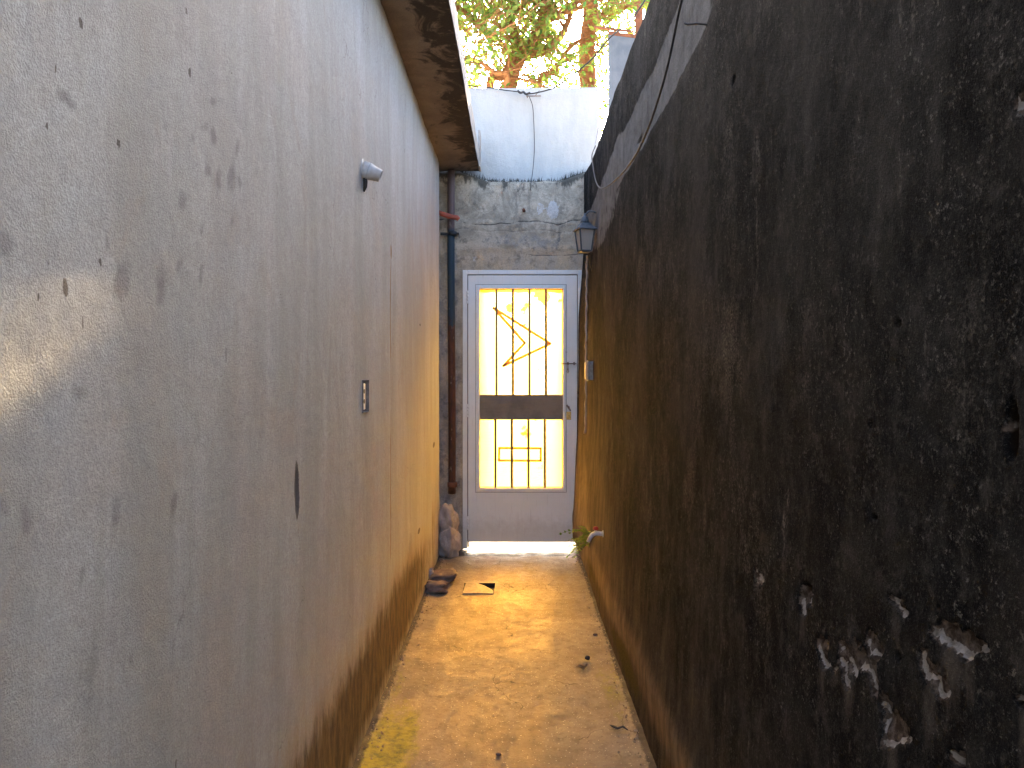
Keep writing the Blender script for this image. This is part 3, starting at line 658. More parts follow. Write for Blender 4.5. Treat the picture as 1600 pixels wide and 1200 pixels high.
# core and rough coping
MB().box(.56, .72, -.99, 5.52, -.04, 2.72).build('wall_core', M['plain_plaster'], rw)
cpa = fill(-1.0, 5.52, 330); cpb = fill(0, 1, 12)
def cpos(a, b):
    x = .535 + b * .20
    return x, a, 2.752 + .035 * fbm(a * 1.1, a * 0, 3, 65) + .012 * fbm(a * 9, a * 0 + 2, 3, 66) + .03 * sstep(5.0, 5.5, a) - .05 * (b - .5) ** 2 + .012 * fbm(a * 14, b * 5, 3, 67)
cg = np.meshgrid(cpa, cpb, indexing='ij')[0]
grid_obj('coping', cpa, cpb, cpos, M['end'], rw, attrs={'ochre': cg * 0, 'bluish': cg * 0, 'paint': cg * 0, 'mossy': cg * 0, 'crack': cg * 0}, flip=True)
# pale filler strip from lantern down to the switch box
fs_ = MB(); pts = []; rad = []
for k in range(44):
    z = 2.08 - k * (2.08 - 1.40) / 25; pts.append((float(xr(z)) - .038 + .002 * math.sin(k * 1.7), 4.83 + .010 * math.sin(k * .9), z)); rad.append(.010 + .005 * random.random())
fs_.tube(pts, [q * .6 for q in rad], 7).build('filler_strip', M['plaster_pink'], rw)

# ================================================================= END WALL
ew = thing('end_wall', (0, YE, 0), 'mottled grey concrete wall around the white door, whitewashed parapet above', 'wall')
GX0, GX1, GZ1 = -.386, .492, 2.066                      # door opening
ea = np.unique(np.concatenate([fill(-.60, GX0, 26), fill(GX0, GX1, 100), fill(GX1, .66, 24)]))
eb = np.unique(np.concatenate([fill(-.04, GZ1, 150), fill(GZ1, 2.80, 110)]))
Xg, Zg = np.meshgrid(ea, eb, indexing='ij')
topz = lambda a: 2.745 + .075 * sstep(.22, .52, np.abs(a - .06)) + .012 * fbm(a * 9, a * 0, 3, 91)
ochre = .8 * sstep(2.30, 2.22, Zg + .05 * fbm(Xg * 5, Xg * 0, 3, 92)) * sstep(2.0, 2.07, Zg) * sstep(-.42, -.2, Xg) + .45 * ell(Xg, Zg, (-.42, -.30, 2.5, 2.75))
bluish = .52 * ell(Xg, Zg, (-.45, .50, 2.22, 2.38), 0, .9) + .5 * sstep(-.40, -.44, Xg) * (Zg < 2.2)
paint = .75 * ell(Xg, Zg, (.23, .33, 2.47, 2.64), 0, .5) + .6 * ell(Xg, Zg, (.15, .22, 2.5, 2.63), 0, .5) + .5 * ell(Xg, Zg, (-.33, -.27, 2.12, 2.20))
mossy = (.55 + .9 * fbm(Xg * 7, Zg * 2, 3, 131)) * sstep(.16, .0, topz(Xg) - Zg) + .45 * sstep(-.30, -.5, Xg) * sstep(2.4, 2.9, Zg)
def crackline(z0, amp, seed): return np.exp(-((Zg - z0 - amp * fbm(Xg * 6, Xg * 0, 4, seed)) / .006) ** 2)
crack = np.maximum(crackline(2.436, .09, 93), .7 * crackline(2.37, .07, 94)); crack = np.maximum(crack, .8 * crackline(2.19, .05, 95) * sstep(.0, .1, Xg))
def epos(a, b):
    bz = b * np.where(b > GZ1, 1, 1); k = sstep(GZ1, 2.80, b)
    z = np.where(b > GZ1, GZ1 + (b - GZ1) / (2.80 - GZ1) * (topz(a) - GZ1), b)
    near = np.minimum(1, .35 + sstep(0, .05, np.maximum(np.maximum(GX0 - a, a - GX1), b - GZ1)))
    y = YE - .010 * sstep(2.45, 2.41, z + .04 * fbm(a * 5, a * 0, 3, 87)) * sstep(2.17, 2.23, z + .06 * fbm(a * 4, a * 0, 3, 88)) + (.022 * fbm(a * 5, z * 5, 4, 96) + .008 * fbm(a * 22, z * 22, 3, 97)) * near + .006 * crack * (.5 + fbm(a * 8, z * 8, 3, 99)) - .02 * sstep(2.5, 2.7, z) * fbm(a * 3, z * 3, 2, 98)
    y = y + .05 * sstep(2.77, 2.80, b)
    return a, y, z
grid_obj('concrete_face', ea, eb, epos, M['end'], ew, hole=lambda a, b: (a > GX0) & (a < GX1) & (b < GZ1),
         attrs={'ochre': ochre, 'bluish': bluish, 'paint': paint, 'mossy': mossy, 'crack': crack})
MB().box(-2.4, GX0 - .004, YE + .035, YE + .17, -.04, 2.73).box(GX1 + .004, .75, YE + .035, YE + .17, -.04, 2.73).box(GX0 - .004, GX1 + .004, YE + .035, YE + .17, GZ1 + .004, 2.73) \
    .build('wall_core', M['plain_plaster'], ew)
# parapet (set back a few centimetres)
pa = fill(-2.4, .632, 220); pb = fill(2.68, 3.455, 90)
def ppos(a, b):
    cr = .03; ex = np.clip((a - (.632 - cr)) / cr, 0, 1)
    zt = 3.447 + .006 * fbm(a * 3, a * 0, 3, 101) - cr * (1 - np.sqrt(1 - np.minimum(ex, .999) ** 2)) + .006 * a
    z = 2.68 + (b - 2.68) / (3.455 - 2.68) * (zt - 2.68)
    y = YE + .048 + .010 * fbm(a * 3, z * 3, 4, 102) + .003 * fbm(a * 20, z * 20, 3, 103) + .02 * sstep(.012, 0, zt - z) + .02 * sstep(.014, 0, .632 - a)
    return a + .006 * fbm(z * 4, z * 0, 3, 104) * sstep(.5, .632, a), y, z
grid_obj('parapet', pa, pb, ppos, M['parapet'], ew)
poly = [(-2.4, 2.735), (.622, 2.735), (.622, 3.40), (.612, 3.425), (.59, 3.434), (-2.4, 3.430)]
MB().plate(poly, YE + .062, YE + .17).build('parapet_core', M['parapet'], ew)
# dark tufts of dry moss on the ledge
mo = MB()
for k in range(420):
    x = random.uniform(-.42, .52); zb = float(topz(np.array(x))) - .012; h = random.uniform(.008, .035) * (1.6 if abs(x - .06) > .3 else 1)
    y = YE + random.uniform(-.002, .035); a = random.uniform(0, 6.28); wd = .0022; lx = random.uniform(-.012, .012)
    mo.add([(x - wd * math.cos(a), y - wd * math.sin(a), zb), (x + wd * math.cos(a), y + wd * math.sin(a), zb), (x + lx, y - .004, zb + h)], [(0, 1, 2)])
tag(mo.build('ledge_moss', M['moss'], ew), kind='stuff')
MB().tube([(.063, YE + .01, 2.515), (.063, YE - .035, 2.512), (.066, YE - .042, 2.497)], .011, 8).build('rusty_stub', M['rust_beam'], ew)

# ================================================================= DOOR
DY = YE - .012                                          # front of the frame
door = thing('metal_door', (.05, DY, .06), 'white painted metal door with barred amber window, arrow shape and small rectangle in it', 'door')
fr = MB(); FX0, FX1, FZ1 = -.389, .494, 2.069
for (a, b, c, d) in ((FX0, FX0 + .034, .004, FZ1), (FX1 - .030, FX1, .004, FZ1), (FX0 + .0345, FX1 - .0305, FZ1 - .032, FZ1)):
    fr.bbox(a, b, DY, DY + .05, c, d, .003)
fr.box(FX0 + .030, FX0 + .046, DY + .0405, DY + .055, .01, FZ1 - .034).box(FX1 - .042, FX1 - .028, DY + .0405, DY + .055, .01, FZ1 - .034)
fr.box(FX0 + .030, FX1 - .028, DY + .0555, DY + .070, FZ1 - .046, FZ1 - .028)
fr.box(FX0 + .034, FX1 - .030, DY + .0402, DY + .0552, FZ1 - .044, FZ1 - .0335) if False else None
fr.build('door_frame', M['white'], door)
LX0, LX1, LZ0, LZ1 = FX0 + .0395, FX1 - .0355, .058, FZ1 - .0375
WX0, WX1, WZ0, WZ1 = -.289, .374, .430, 1.955
leaf = MB(); LY0, LY1 = DY + .008, DY + .0395
leaf.bbox(LX0, WX0, LY0, LY1, LZ0, LZ1, .0025); leaf.bbox(WX1, LX1, LY0, LY1, LZ0, LZ1, .0025)
leaf.box(WX0, WX1, LY0 + .0004, LY1, LZ0, WZ0); leaf.box(WX0, WX1, LY0 + .0004, LY1, WZ1, LZ1)
lo = leaf.build('door_leaf', M['white'], door)
sm_ = MB()
sm_.box(FX0 + .0342, FX0 + .0410, DY + .012, DY + .0400, .06, FZ1 - .0385).box(FX1 - .0370, FX1 - .0302, DY + .012, DY + .0400, .06, FZ1 - .0385).box(FX0 + .0342, FX1 - .0302, DY + .012, DY + .0400, FZ1 - .0383, FZ1 - .0322)
sm_.build('door_gap_shade', M['gap_shade'], door)  # dark strips in the gaps round the leaf, in place of their shade
for (a, b, c, d) in ((WX0 - .0065, WX0 - .0040, WZ0 - .006, WZ1 + .006), (WX1 + .0040, WX1 + .0065, WZ0 - .006, WZ1 + .006), (WX0 - .0064, WX1 + .0064, WZ0 - .0085, WZ0 - .0062), (WX0 - .0064, WX1 + .0064, WZ1 + .0062, WZ1 + .0085)):
    MB().box(a, b, LY0 - .0012, LY0 + .002, c, d).build('window_gap_shade', M['gap_shade'], door)  # dark lines drawn as the shadow gap round the window frame
# rain strip at the bottom
MB().box(LX0, LX1, LY0 - .003, LY0 + .003, LZ0 - .004, LZ0 + .004).build('bottom_edge', M['white'], door)
wf = MB(); t_ = .026
for (a, b, c, d) in ((WX0 + .002, WX0 + t_, WZ0 + .002, WZ1 - .002), (WX1 - t_ + .006, WX1 - .002, WZ0 + .002, WZ1 - .002),
                     (WX0 + t_ + .0004, WX1 - t_ + .0055, WZ0 + .002, WZ0 + t_), (WX0 + t_ + .0004, WX1 - t_ + .0055, WZ1 - t_, WZ1 - .002)):
    wf.bbox(a, b, LY0 - .014, LY1 - .004, c, d, .004)
for (a, b, c, d) in ((WX0 - .004, WX0 + .006, WZ0 - .004, WZ1 + .004), (WX1 - .006, WX1 + .004, WZ0 - .004, WZ1 + .004), (WX0 + .0062, WX1 - .0062, WZ0 - .004, WZ0 + .006), (WX0 + .0062, WX1 - .0062, WZ1 - .006, WZ1 + .004)):
    wf.box(a, b, LY0 - .004, LY0 - .0006, c, d)
wf.build('window_frame', M['white'], door)
PX0, PX1, PZ0, PZ1 = WX0 + t_ - .004, WX1 - t_ + .010, WZ0 + t_ - .004, WZ1 - t_ + .004
RZ0, RZ1 = .960, 1.145
def ribbed(name, z0, z1, y, mat, th=.0, nseg=5, amp=.0016):
    A = fill(PX0, PX1, nseg); n = int((z1 - z0) / .0013); B = fill(z0, z1, n)
    return grid_obj(name, A, B, lambda a, b: (a, y + amp * np.sin(b * 2 * np.pi / .011) + .002 * fbm(a * 8, b * 3, 2, 5), b), mat, door)
PY = LY0 + .018
def sheet(z0, z1):
    """a closed ribbed sheet 3 mm thick"""
    n = int((z1 - z0) / .0018); zs = fill(z0, z1, n); xs = fill(PX0, PX1, 5); vs = []; fs = []
    for side in (0, 1):
        for z in zs:
            for x in xs: vs.append((float(x), PY + side * .003 + .0007 * math.sin(z * 2 * math.pi / .011), float(z)))
    N = n * 5
    for i in range(n - 1):
        for j in range(4):
            q = (i*5+j, i*5+j+1, (i+1)*5+j+1, (i+1)*5+j); fs += [q, tuple(N + k for k in reversed(q))]
        fs += [(i*5, (i+1)*5, N+(i+1)*5, N+i*5), (i*5+4, N+i*5+4, N+(i+1)*5+4, (i+1)*5+4)]
    for j in range(4): fs += [(j, N+j, N+j+1, j+1), ((n-1)*5+j, (n-1)*5+j+1, N+(n-1)*5+j+1, N+(n-1)*5+j)]
    mb = MB(); mb.add(vs, fs, True); return mb.build('window_pane', M['pane'], door)
sheet(RZ1 - .01, PZ1); sheet(PZ0, RZ0 + .01)
o = ribbed('cross_panel', RZ0, RZ1, LY0 + .007, M['rail'], amp=.0012)
MB().box(PX0, PX1, LY0 + .010, LY0 + .014, RZ0 - .001, RZ1 + .001).build('cross_panel_back', M['rail'], door)
# rim where the sheet is bedded
rm = MB()
rm.box(PX0, PX0 + .006, PY - .010, PY - .004, PZ0, PZ1).box(PX1 - .010, PX1, PY - .010, PY - .004, PZ0, PZ1).box(PX0, PX1, PY - .010, PY - .0045, PZ1 - .010, PZ1).box(PX0, PX1, PY - .010, PY - .0045, PZ0, PZ0 + .010)
rm.build('glazing_bead', M['brown_strip'], door)
bar_me = {}
for (z0, z1, key) in ((RZ1, PZ1, 'u'), (PZ0, RZ0, 'l')):
    for x in (-.139, -.017, .106, .228):
        off = 0 if key == 'u' else -.008
        if key not in bar_me:
            b = MB().bbox(x - .0100, x + .0100, LY0 + .001, LY0 + .006, z0, z1, .001).build('window_bar', M['bar'], door); bar_me[key] = (b, x)
            b.location.x += off
        else:
            c = bar_me[key][0].copy(); COL.objects.link(c); c.parent = door; c.location.x = x - bar_me[key][1] + off
def stroke(pts, wd, y0, y1, closed=True):
    mb = MB(); n = len(pts)
    for i in range(n if closed else n - 1):
        p = Vector((pts[i][0], 0, pts[i][1])); q = Vector((pts[(i+1) % n][0], 0, pts[(i+1) % n][1])); d = (q - p).normalized()
        nn = Vector((-d.z, 0, d.x)) * wd / 2; p2 = p - d * wd * .3; q2 = q + d * wd * .3; e = .0002 * i
        mb.plate([((p2+nn).x, (p2+nn).z), ((p2-nn).x, (p2-nn).z), ((q2-nn).x, (q2-nn).z), ((q2+nn).x, (q2+nn).z)], y0 - e, y1 + e)
    return mb
s = 5.47 / 1150; W = lambda px, py: ((px - 805) * s, H - (py - 580) * s)
stroke([W(771, 481), W(860, 537), W(786, 572), W(820, 536)], .0210, PY - .006, PY - .004).build('arrow_outline', M['brown_strip'], door)
stroke([W(780, 700), W(845, 700.5), W(845, 720), W(779.5, 719.5)], .0170, PY - .006, PY - .004).build('rectangle_outline', M['brown_strip'], door)
for zc in (1.87, 1.03, .20):
    hb = MB()
    for k in range(4): hb.lathe((FX0 + .037, DY - .005, zc - .05 + k * .025), (0, 0, 1), [(0, .0075), (.001, .0090), (.020, .0090), (.021, .0075)], 10)
    hb.build('door_hinge', M['white'], door)
for zc in (1.86, 1.17, .55):
    MB().lathe((WX0 + .001, LY0 - .008, zc - .045), (0, 0, 1), [(0, .004), (.09, .004)], 8).build('window_hinge', M['white'], door)
bt = MB().tube([(.340, LY0 - .017, 1.376), (.452, LY0 - .017, 1.376)], .0042, 8)
bt.build('slide_bolt', M['steel'], door)
kb = MB().bbox(.384, .396, LY0 - .024, LY0 - .0005, 1.366, 1.388, .002).bbox(.430, .442, LY0 - .024, LY0 - .0005, 1.366, 1.388, .002)
kb.tube([(.389, LY0 - .02, 1.37), (.389, LY0 - .021, 1.345), (.383, LY0 - .021, 1.318), (.389, LY0 - .021, 1.306), (.395, LY0 - .021, 1.318), (.389, LY0 - .021, 1.345)], .0032, 6)
kb.build('bolt_keeper', M['steel'], door)
MB().bbox(.380, .414, LY0 - .004, LY0 + .001, .960, 1.020, .001).build('lock_plate', M['brass'], door)
MB().lathe((.396, LY0 - .003, .985), (0, -1, 0), [(0, .010), (.010, .010), (.012, .007)], 14).build('lock_cylinder', M['brass'], door)
MB().plate([(.376, 1.066), (.386, 1.074), (.394, 1.062), (.400, 1.064), (.402, 1.054), (.414, 1.028), (.406, 1.022)], LY0 - .016, LY0 - .004).lathe((.393, LY0, 1.052), (0, -1, 0), [(0, .006), (.016, .006)], 10).build('lock_lever', M['steel'], door)
MB().box(.372, .385, LY0 - .013, LY0 - .011, 1.46, 1.463).build('scratch_hook', M['steel'], door)

# ================================================================= DRAIN PIPE, STUB, ROCKS
dp = thing('drainpipe', (-.462, 5.40, .40), 'vertical drainpipe in the left corner beside the door, dark blue paint above and rust below', 'pipe')
pp = [(-.468 + .004 * math.sin(z * 2), 5.412, z) for z in np.linspace(.42, 2.80, 30)]
MB().tube(pp, .027, 18).build('pipe', M['pipe'], dp)
MB().lathe((-.462, 5.412, 2.315), (0, 0, 1), [(0, .036), (.004, .040), (.022, .040), (.026, .034), (.030, .034)], 20).build('coupling', M['black'], dp)
MB().bbox(-.548, -.490, 5.385, 5.41, 2.318, 2.336, .002).build('pipe_clamp', M['black'], dp)
MB().bbox(-.436, -.412, 5.385, 5.41, 2.318, 2.336, .002).build('pipe_clamp', M['black'], dp)
MB().lathe((-.462, 5.412, .47), (0, 0, 1), [(0, .034), (.02, .036), (.035, .033)], 18).build('foot_collar', M['rust_beam'], dp)
rp = MB().tube([(-.556, 5.33, 2.470), (-.51, 5.33, 2.452), (-.46, 5.33, 2.438), (-.42, 5.332, 2.432), (-.408, 5.335, 2.420)], [.0175, .018, .0175, .0175, .014], 14)
tag(rp.build('red_pipe_stub', M['red_pipe'], loc=(-.48, 5.33, 2.44)), 'short faded red pipe stub sticking out beside the top of the drainpipe', 'pipe')
rr = MB().bbox(-.575, -.556, 5.285, 5.33, .80, 1.05, .006)
tag(rr.build('exposed_brick_patch', M['rust_beam'], loc=(-.565, 5.3, .8)), 'reddish bare patch of broken render on the corner of the pale wall', 'brick')

def lump(center, size, seed, amp=.25, sub=4, freq=1.6, flat=.0):
    import bmesh
    bm = bmesh.new(); bmesh.ops.create_icosphere(bm, subdivisions=sub, radius=1)
    for v in bm.verts:
        p = v.co.copy(); k = 1 + amp * mnoise.fractal(p * freq + Vector((seed, seed * .7, 0)), 1, 2, 4) + .05 * mnoise.noise(p * 9 + Vector((seed,) * 3))
        if flat: p = Vector([math.copysign(min(abs(c), flat), c) for c in p]) * (1 / flat) * .92
        v.co = Vector((p.x * size[0], p.y * size[1], p.z * size[2])) * k
    mb = MB(); mb.add([v.co + Vector(center) for v in bm.verts], [tuple(v.index for v in f.verts) for f in bm.faces], True); bm.free(); return mb
mm = lump((-.490, 5.30, .225), (.075, .10, .135), 3, .30, 4, 1.5)
l2 = lump((-.480, 5.275, .085), (.080, .11, .125), 8, .30, 4, 1.7); mm.add(l2.v, l2.f, True)
tag(mm.build('mortar_lump', M['stone'], loc=(-.48, 5.29, 0)), 'knee-high grey mortar lump in the corner at the foot of the drainpipe', 'mortar lump')
def rubble(cx, cy, L, Wd, Ht, rz, seed, z0=0.004, tilt=.0):
    import bmesh
    bm = bmesh.new(); bmesh.ops.create_cube(bm, size=1)
    bmesh.ops.subdivide_edges(bm, edges=bm.edges, cuts=7, use_grid_fill=True)
    for v in bm.verts:
        p = v.co.copy(); q = p * 2
        r = max(0, (abs(q.x) ** 6 + abs(q.y) ** 6 + abs(q.z) ** 6) ** (1/6)); p = p / max(r, .6) * 1.0
        k = 1 + .30 * mnoise.fractal(q * 1.4 + Vector((seed, 0, seed)), 1, 2, 5)
        v.co = Vector((p.x * L * k, p.y * Wd * k, p.z * Ht * (1 + (k - 1) * .8)))
    c, s_ = math.cos(rz), math.sin(rz)
    vs = [(cx + v.co.x * c - v.co.y * s_, cy + v.co.x * s_ + v.co.y * c, z0 + Ht * .5 + v.co.z + tilt * v.co.x) for v in bm.verts]
    mb = MB(); mb.add(vs, [tuple(v.index for v in f.verts) for f in bm.faces], True); bm.free(); return mb
tag(rubble(-.458, 4.62, .165, .17, .052, .12, 2.3, .012, .12).build('broken_slab', M['brick'], loc=(-.458, 4.62, 0)), 'flat broken slab of concrete by the left wall, behind the smaller brick fragment', 'slab', 'rubble by the left wall')
tag(rubble(-.472, 4.39, .125, .075, .062, -.1, 5.1, .002).build('brick_fragment', M['brick'], loc=(-.472, 4.39, 0)), 'small rounded brick fragment on the floor by the left wall, nearest the viewer', 'brick', 'rubble by the left wall')
tag(rubble(-.528, 4.60, .035, .05, .085, .4, 9.1, .0).build('stone_shard', M['stone'], loc=(-.528, 4.6, 0)), 'thin upright stone shard wedged between the broken slab and the left wall', 'stone', 'rubble by the left wall')

# drain cover
cv = MB(); fx = lambda u: DX0 + .004 + u * (DX1 - DX0 - .008); fy = lambda v: DY0 + .004 + v * (DY1 - DY0 - .008)
poly = [(fx(0), fy(0)), (fx(.5), fy(-.005)), (fx(.985), fy(.0)), (fx(.99), fy(.20)), (fx(.93), fy(.36)), (fx(.80), fy(.52)), (fx(.68), fy(.66)), (fx(.52), fy(.80)), (fx(.36), fy(.95)), (fx(.32), fy(1.0)), (fx(.02), fy(1.))]
cv.prism(poly, -.020, .006, lambda x, y: .004 * math.sin(x * 20))
tag(cv.build('drain_cover', M['ceramic'], loc=(-.22, 4.46, 0)), 'square concrete drain cover set in the floor with its far right corner broken off', 'drain cover')

# ================================================================= THINGS ON THE RIGHT WALL
lam = thing('lantern', (.446, 4.72, 2.08), 'grey coach lantern with frosted panes hanging at the top right of the door', 'lantern')
LC = Vector((.446, 4.72, 0)); rot = R(45) + R(14)
def sq(prof, nm, mat): return MB().lathe((LC.x, LC.y, 0), (0, 0, 1), prof, 4, False, rot).build(nm, mat, lam)
MB().lathe((LC.x, LC.y, 0), (0, 0, 1), [(2.268, .030), (2.285, .027), (2.305, .020), (2.315, .012), (2.318, .007), (2.333, .006)], 16).build('cap', M['lamp_metal'], lam)
sq([(2.222, .088), (2.228, .088), (2.250, .058), (2.268, .042), (2.270, .03)], 'lamp_roof', M['lamp_metal'])
sq([(2.092, .042), (2.098, .045), (2.221, .066)], 'lamp_glass', M['frost'])
sq([(2.080, .038), (2.083, .049), (2.094, .051)], 'lamp_base', M['lamp_metal'])
po_ = MB()
for k in range(4):
    t = 2 * math.pi * k / 4 + rot; a_ = Vector((0, 0, 1)).cross(Vector((0, 1, 0))).normalized(); b_ = Vector((0, 0, 1)).cross(a_)
    d = a_ * math.cos(t) + b_ * math.sin(t)
    po_.tube([(LC + d * .049) + Vector((0, 0, 2.09)), (LC + d * .069) + Vector((0, 0, 2.225))], .0055, 4, smooth=False)
po_.build('lamp_post_frame', M['lamp_metal'], lam)
MB().tube([(.446, 4.72, 2.31), (.47, 4.72, 2.345), (.50, 4.72, 2.345), (.53, 4.72, 2.33)], .006, 8).build('bracket', M['lamp_metal'], lam)
MB().tube([(.455, 4.74, 2.10), (.478, 4.76, 2.06), (.49, 4.79, 2.0), (.497, 4.8, 1.97)], .004, 6).build('lamp_wire', M['cable'], lam)

sb_ = thing('switch_box', (.48, 4.80, 1.26), 'small ivory plastic bell-push box on the dark wall right of the door bolt', 'switch')
MB().bbox(.474, .52, 4.765, 4.835, 1.262, 1.384, .004).build('back_box', M['grey_box'], sb_)
MB().bbox(.466, .4735, 4.758, 4.842, 1.256, 1.390, .003).build('cover_plate', M['ivory'], sb_)
MB().bbox(.455, .4655, 4.765, 4.835, 1.266, 1.380, .004).build('rocker', M['ivory'], sb_)

tp = thing('garden_tap', (.47, 3.93, .45), 'pale plastic water tap with a red handle, low on the right wall by the plant', 'tap')
MB().tube([(.490, 3.93, .452), (.455, 3.93, .452), (.430, 3.93, .455), (.412, 3.93, .447), (.398, 3.93, .428), (.389, 3.93, .408)], [.0125, .0125, .0135, .0125, .011, .010], 14).build('tap_body', M['tap'], tp)
MB().lathe((.4745, 3.93, .452), (-1, 0, 0), [(0, .019), (.007, .019), (.008, .015)], 16).build('wall_flange', M['tap'], tp)
MB().lathe((.430, 3.93, .462), (0, 0, 1), [(0, .007), (.010, .007)], 12).build('tap_stem', M['tap'], tp)
MB().lathe((.430, 3.93, .472), (0, 0, 1), [(0, .010), (.003, .0145), (.010, .0150), (.016, .012), (.018, .006)], 12).build('tap_handle', M['red'], tp)

# rusty nail in the cement band
nz = MB().tube([(.515, 1.965, 2.245), (.49, 1.98, 2.255), (.468, 2.0, 2.262), (.462, 2.005, 2.268)], [.0028, .0028, .0028, .004], 6)
tag(nz.build('bent_nail', M['cable'], loc=(.5, 1.98, 2.25)), 'bent dark nail sticking out of the pale cement band on the right wall', 'nail')

# ================================================================= CABLES
def catmull(pts, n=8):
    P = [Vector(p) for p in pts]; P = [P[0] * 2 - P[1]] + P + [P[-1] * 2 - P[-2]]; out = []
    for i in range(1, len(P) - 2):
        for k in range(n):
            t = k / n; a, b, c, d = P[i-1:i+3]
            out.append(.5 * ((2*b) + (c-a)*t + (2*a-5*b+4*c-d)*t*t + (3*b-a-3*c+d)*t**3))
    out.append(P[-2]); return out
def onR(px, py, off=.012):
    x = .505 - off; y = 1150 * x / (px - 805); return (x, y, H - (py - 580) / 1150 * y)
def onE(px, py, Y): return ((px - 805) / 1150 * Y, Y, H - (py - 580) / 1150 * Y)
c1 = catmull([onR(1100, -95), onR(1082, -50), onR(1065, 0), onR(1045, 95), onR(1030, 150), onR(1013, 200), onR(993, 243), onR(970, 273), onR(950, 290), onR(938, 294), onR(931, 283), onR(927, 262), onR(925, 243, .004), (.535, 4.9, 2.82)])
tag(MB().tube(c1, .0042, 8).build('wall_cable', M['cable'], loc=(.49, 3, 2.3)), 'black cable drooping along the upper part of the dark right wall', 'cable')
c2 = catmull([(1.3, 4.1, 4.3), onE(1003, 8, 4.5), onE(975, 40, 4.75), onE(950, 62, 4.95), onE(925, 92, 5.1), onE(895, 117, 5.25), onE(865, 137, 5.36), onE(838, 145, 5.42), onE(822, 147, 5.45)])
tag(MB().tube(c2, .0052, 8).build('service_cable', M['cable'], loc=(.4, 5, 3.5)), 'dark cable slanting down from upper right to the junction on the white parapet', 'cable')
c3 = catmull([onE(816, 144, 5.46), onE(790, 141, 5.48), onE(765, 137, 5.49), onE(735, 134, 5.49), onE(700, 131, 5.52), (-1.2, 5.56, 3.48)])
tag(MB().tube(c3, .0042, 8).build('parapet_cable', M['cable'], loc=(0, 5.5, 3.45)), 'thin dark cable running left along the top of the white parapet', 'cable')
c4 = catmull([onE(826, 149, 5.46), onE(832, 165, 5.485), onE(834, 190, 5.49), onE(835, 230, 5.49), onE(833, 262, 5.47), onE(830, 285, 5.435), onE(829, 298, 5.44)])
tag(MB().tube(c4, .0026, 6).build('hanging_wire', M['cable'], loc=(.13, 5.47, 2.9)), 'thin wire hanging straight down the middle of the white parapet', 'wire')
c5 = catmull([onE(939, 180, 5.40), onE(935, 200, 5.3), onE(930, 225, 5.15), onE(925, 243, 4.95)])
tag(MB().tube(c5, .003, 6).build('short_wire', M['cable_grey'], loc=(.57, 5.2, 3.0)), 'thin grey wire beside the right end of the white parapet', 'wire')
jc = thing('cable_clamp', (.07, 5.44, 3.37), 'cable clamp and twisted joint fixed on the white parapet above the door', 'clamp')
MB().tube(catmull([onE(809, 142, 5.44), onE(813, 145, 5.43), onE(818, 144, 5.44), onE(822, 147, 5.43), onE(828, 145, 5.44)]), .0085, 8).build('twisted_joint', M['cable'], jc)
MB().tube([onE(822, 150, 5.44), onE(845, 150, 5.44)], .0045, 6).tube([onE(824, 146, 5.44), onE(824, 153, 5.44)], .004, 6).tube([onE(836, 150, 5.45), onE(843, 141, 5.47)], .003, 6).build('clamp_rod', M['steel'], jc)

# ================================================================= PLANT AND LITTER
pl = thing('wall_weed', (.465, 4.62, .20), 'small green fern-like weed growing at the foot of the right wall beside the door', 'plant')
lf = MB(); tint = []; stm = MB()
def leaflet(mb, p, d, n, L, wd):
    d = d.normalized(); sd = d.cross(n).normalized(); nn = sd.cross(d)
    mb.add([p, p + d*L*.45 + sd*wd*.5 + nn*L*.06, p + d*L, p + d*L*.45 - sd*wd*.5 + nn*L*.06, p + d*L*.5 - nn*L*.03], [(0, 1, 4), (1, 2, 4), (2, 3, 4), (3, 0, 4)])
for k in range(26):
    base = Vector((.462, 4.62 + random.uniform(-.06, .06), .26 + random.uniform(-.05, .06)))
    ang = random.uniform(-.5, 1.35); out = Vector((-math.cos(ang) * random.uniform(.6, 1), random.uniform(-.9, .35), math.sin(ang)))
    L = random.uniform(.07, .15) if k > 2 else .19
    if k <= 2: out = Vector((-1, -.1, .55)); base = Vector((.455, 4.62, .30))
    pts = [base + out.normalized() * L * t + Vector((0, 0, -.045)) * (t * t) * (L / .1) for t in np.linspace(0, 1, 7)]
    stm.tube(pts, [.0012] * 7, 5)
    for i in range(1, 7):
        d = pts[i] - pts[i-1]; sdv = d.cross(Vector((0, 0, 1))).normalized() if d.length else Vector((1, 0, 0))
        for sgn in (-1, 1):
            leaflet(lf, pts[i], sdv * sgn + d.normalized() * .6 + Vector((0, 0, random.uniform(-.2, .3))), Vector((random.uniform(-.3, .3), random.uniform(-.6, .1), 1)).normalized(), random.uniform(.017, .028), random.uniform(.011, .016)); tint += [random.random()] * 5
    leaflet(lf, pts[-1], pts[-1] - pts[-2], Vector((0, -.3, 1)), .02, .011); tint += [random.random()] * 5
lo_ = lf.build('foliage', M['herb'], pl); at = lo_.data.attributes.new('tint', 'FLOAT', 'POINT'); at.data.foreach_set('value', tint)
so_ = stm.build('stem', M['herb'], pl)

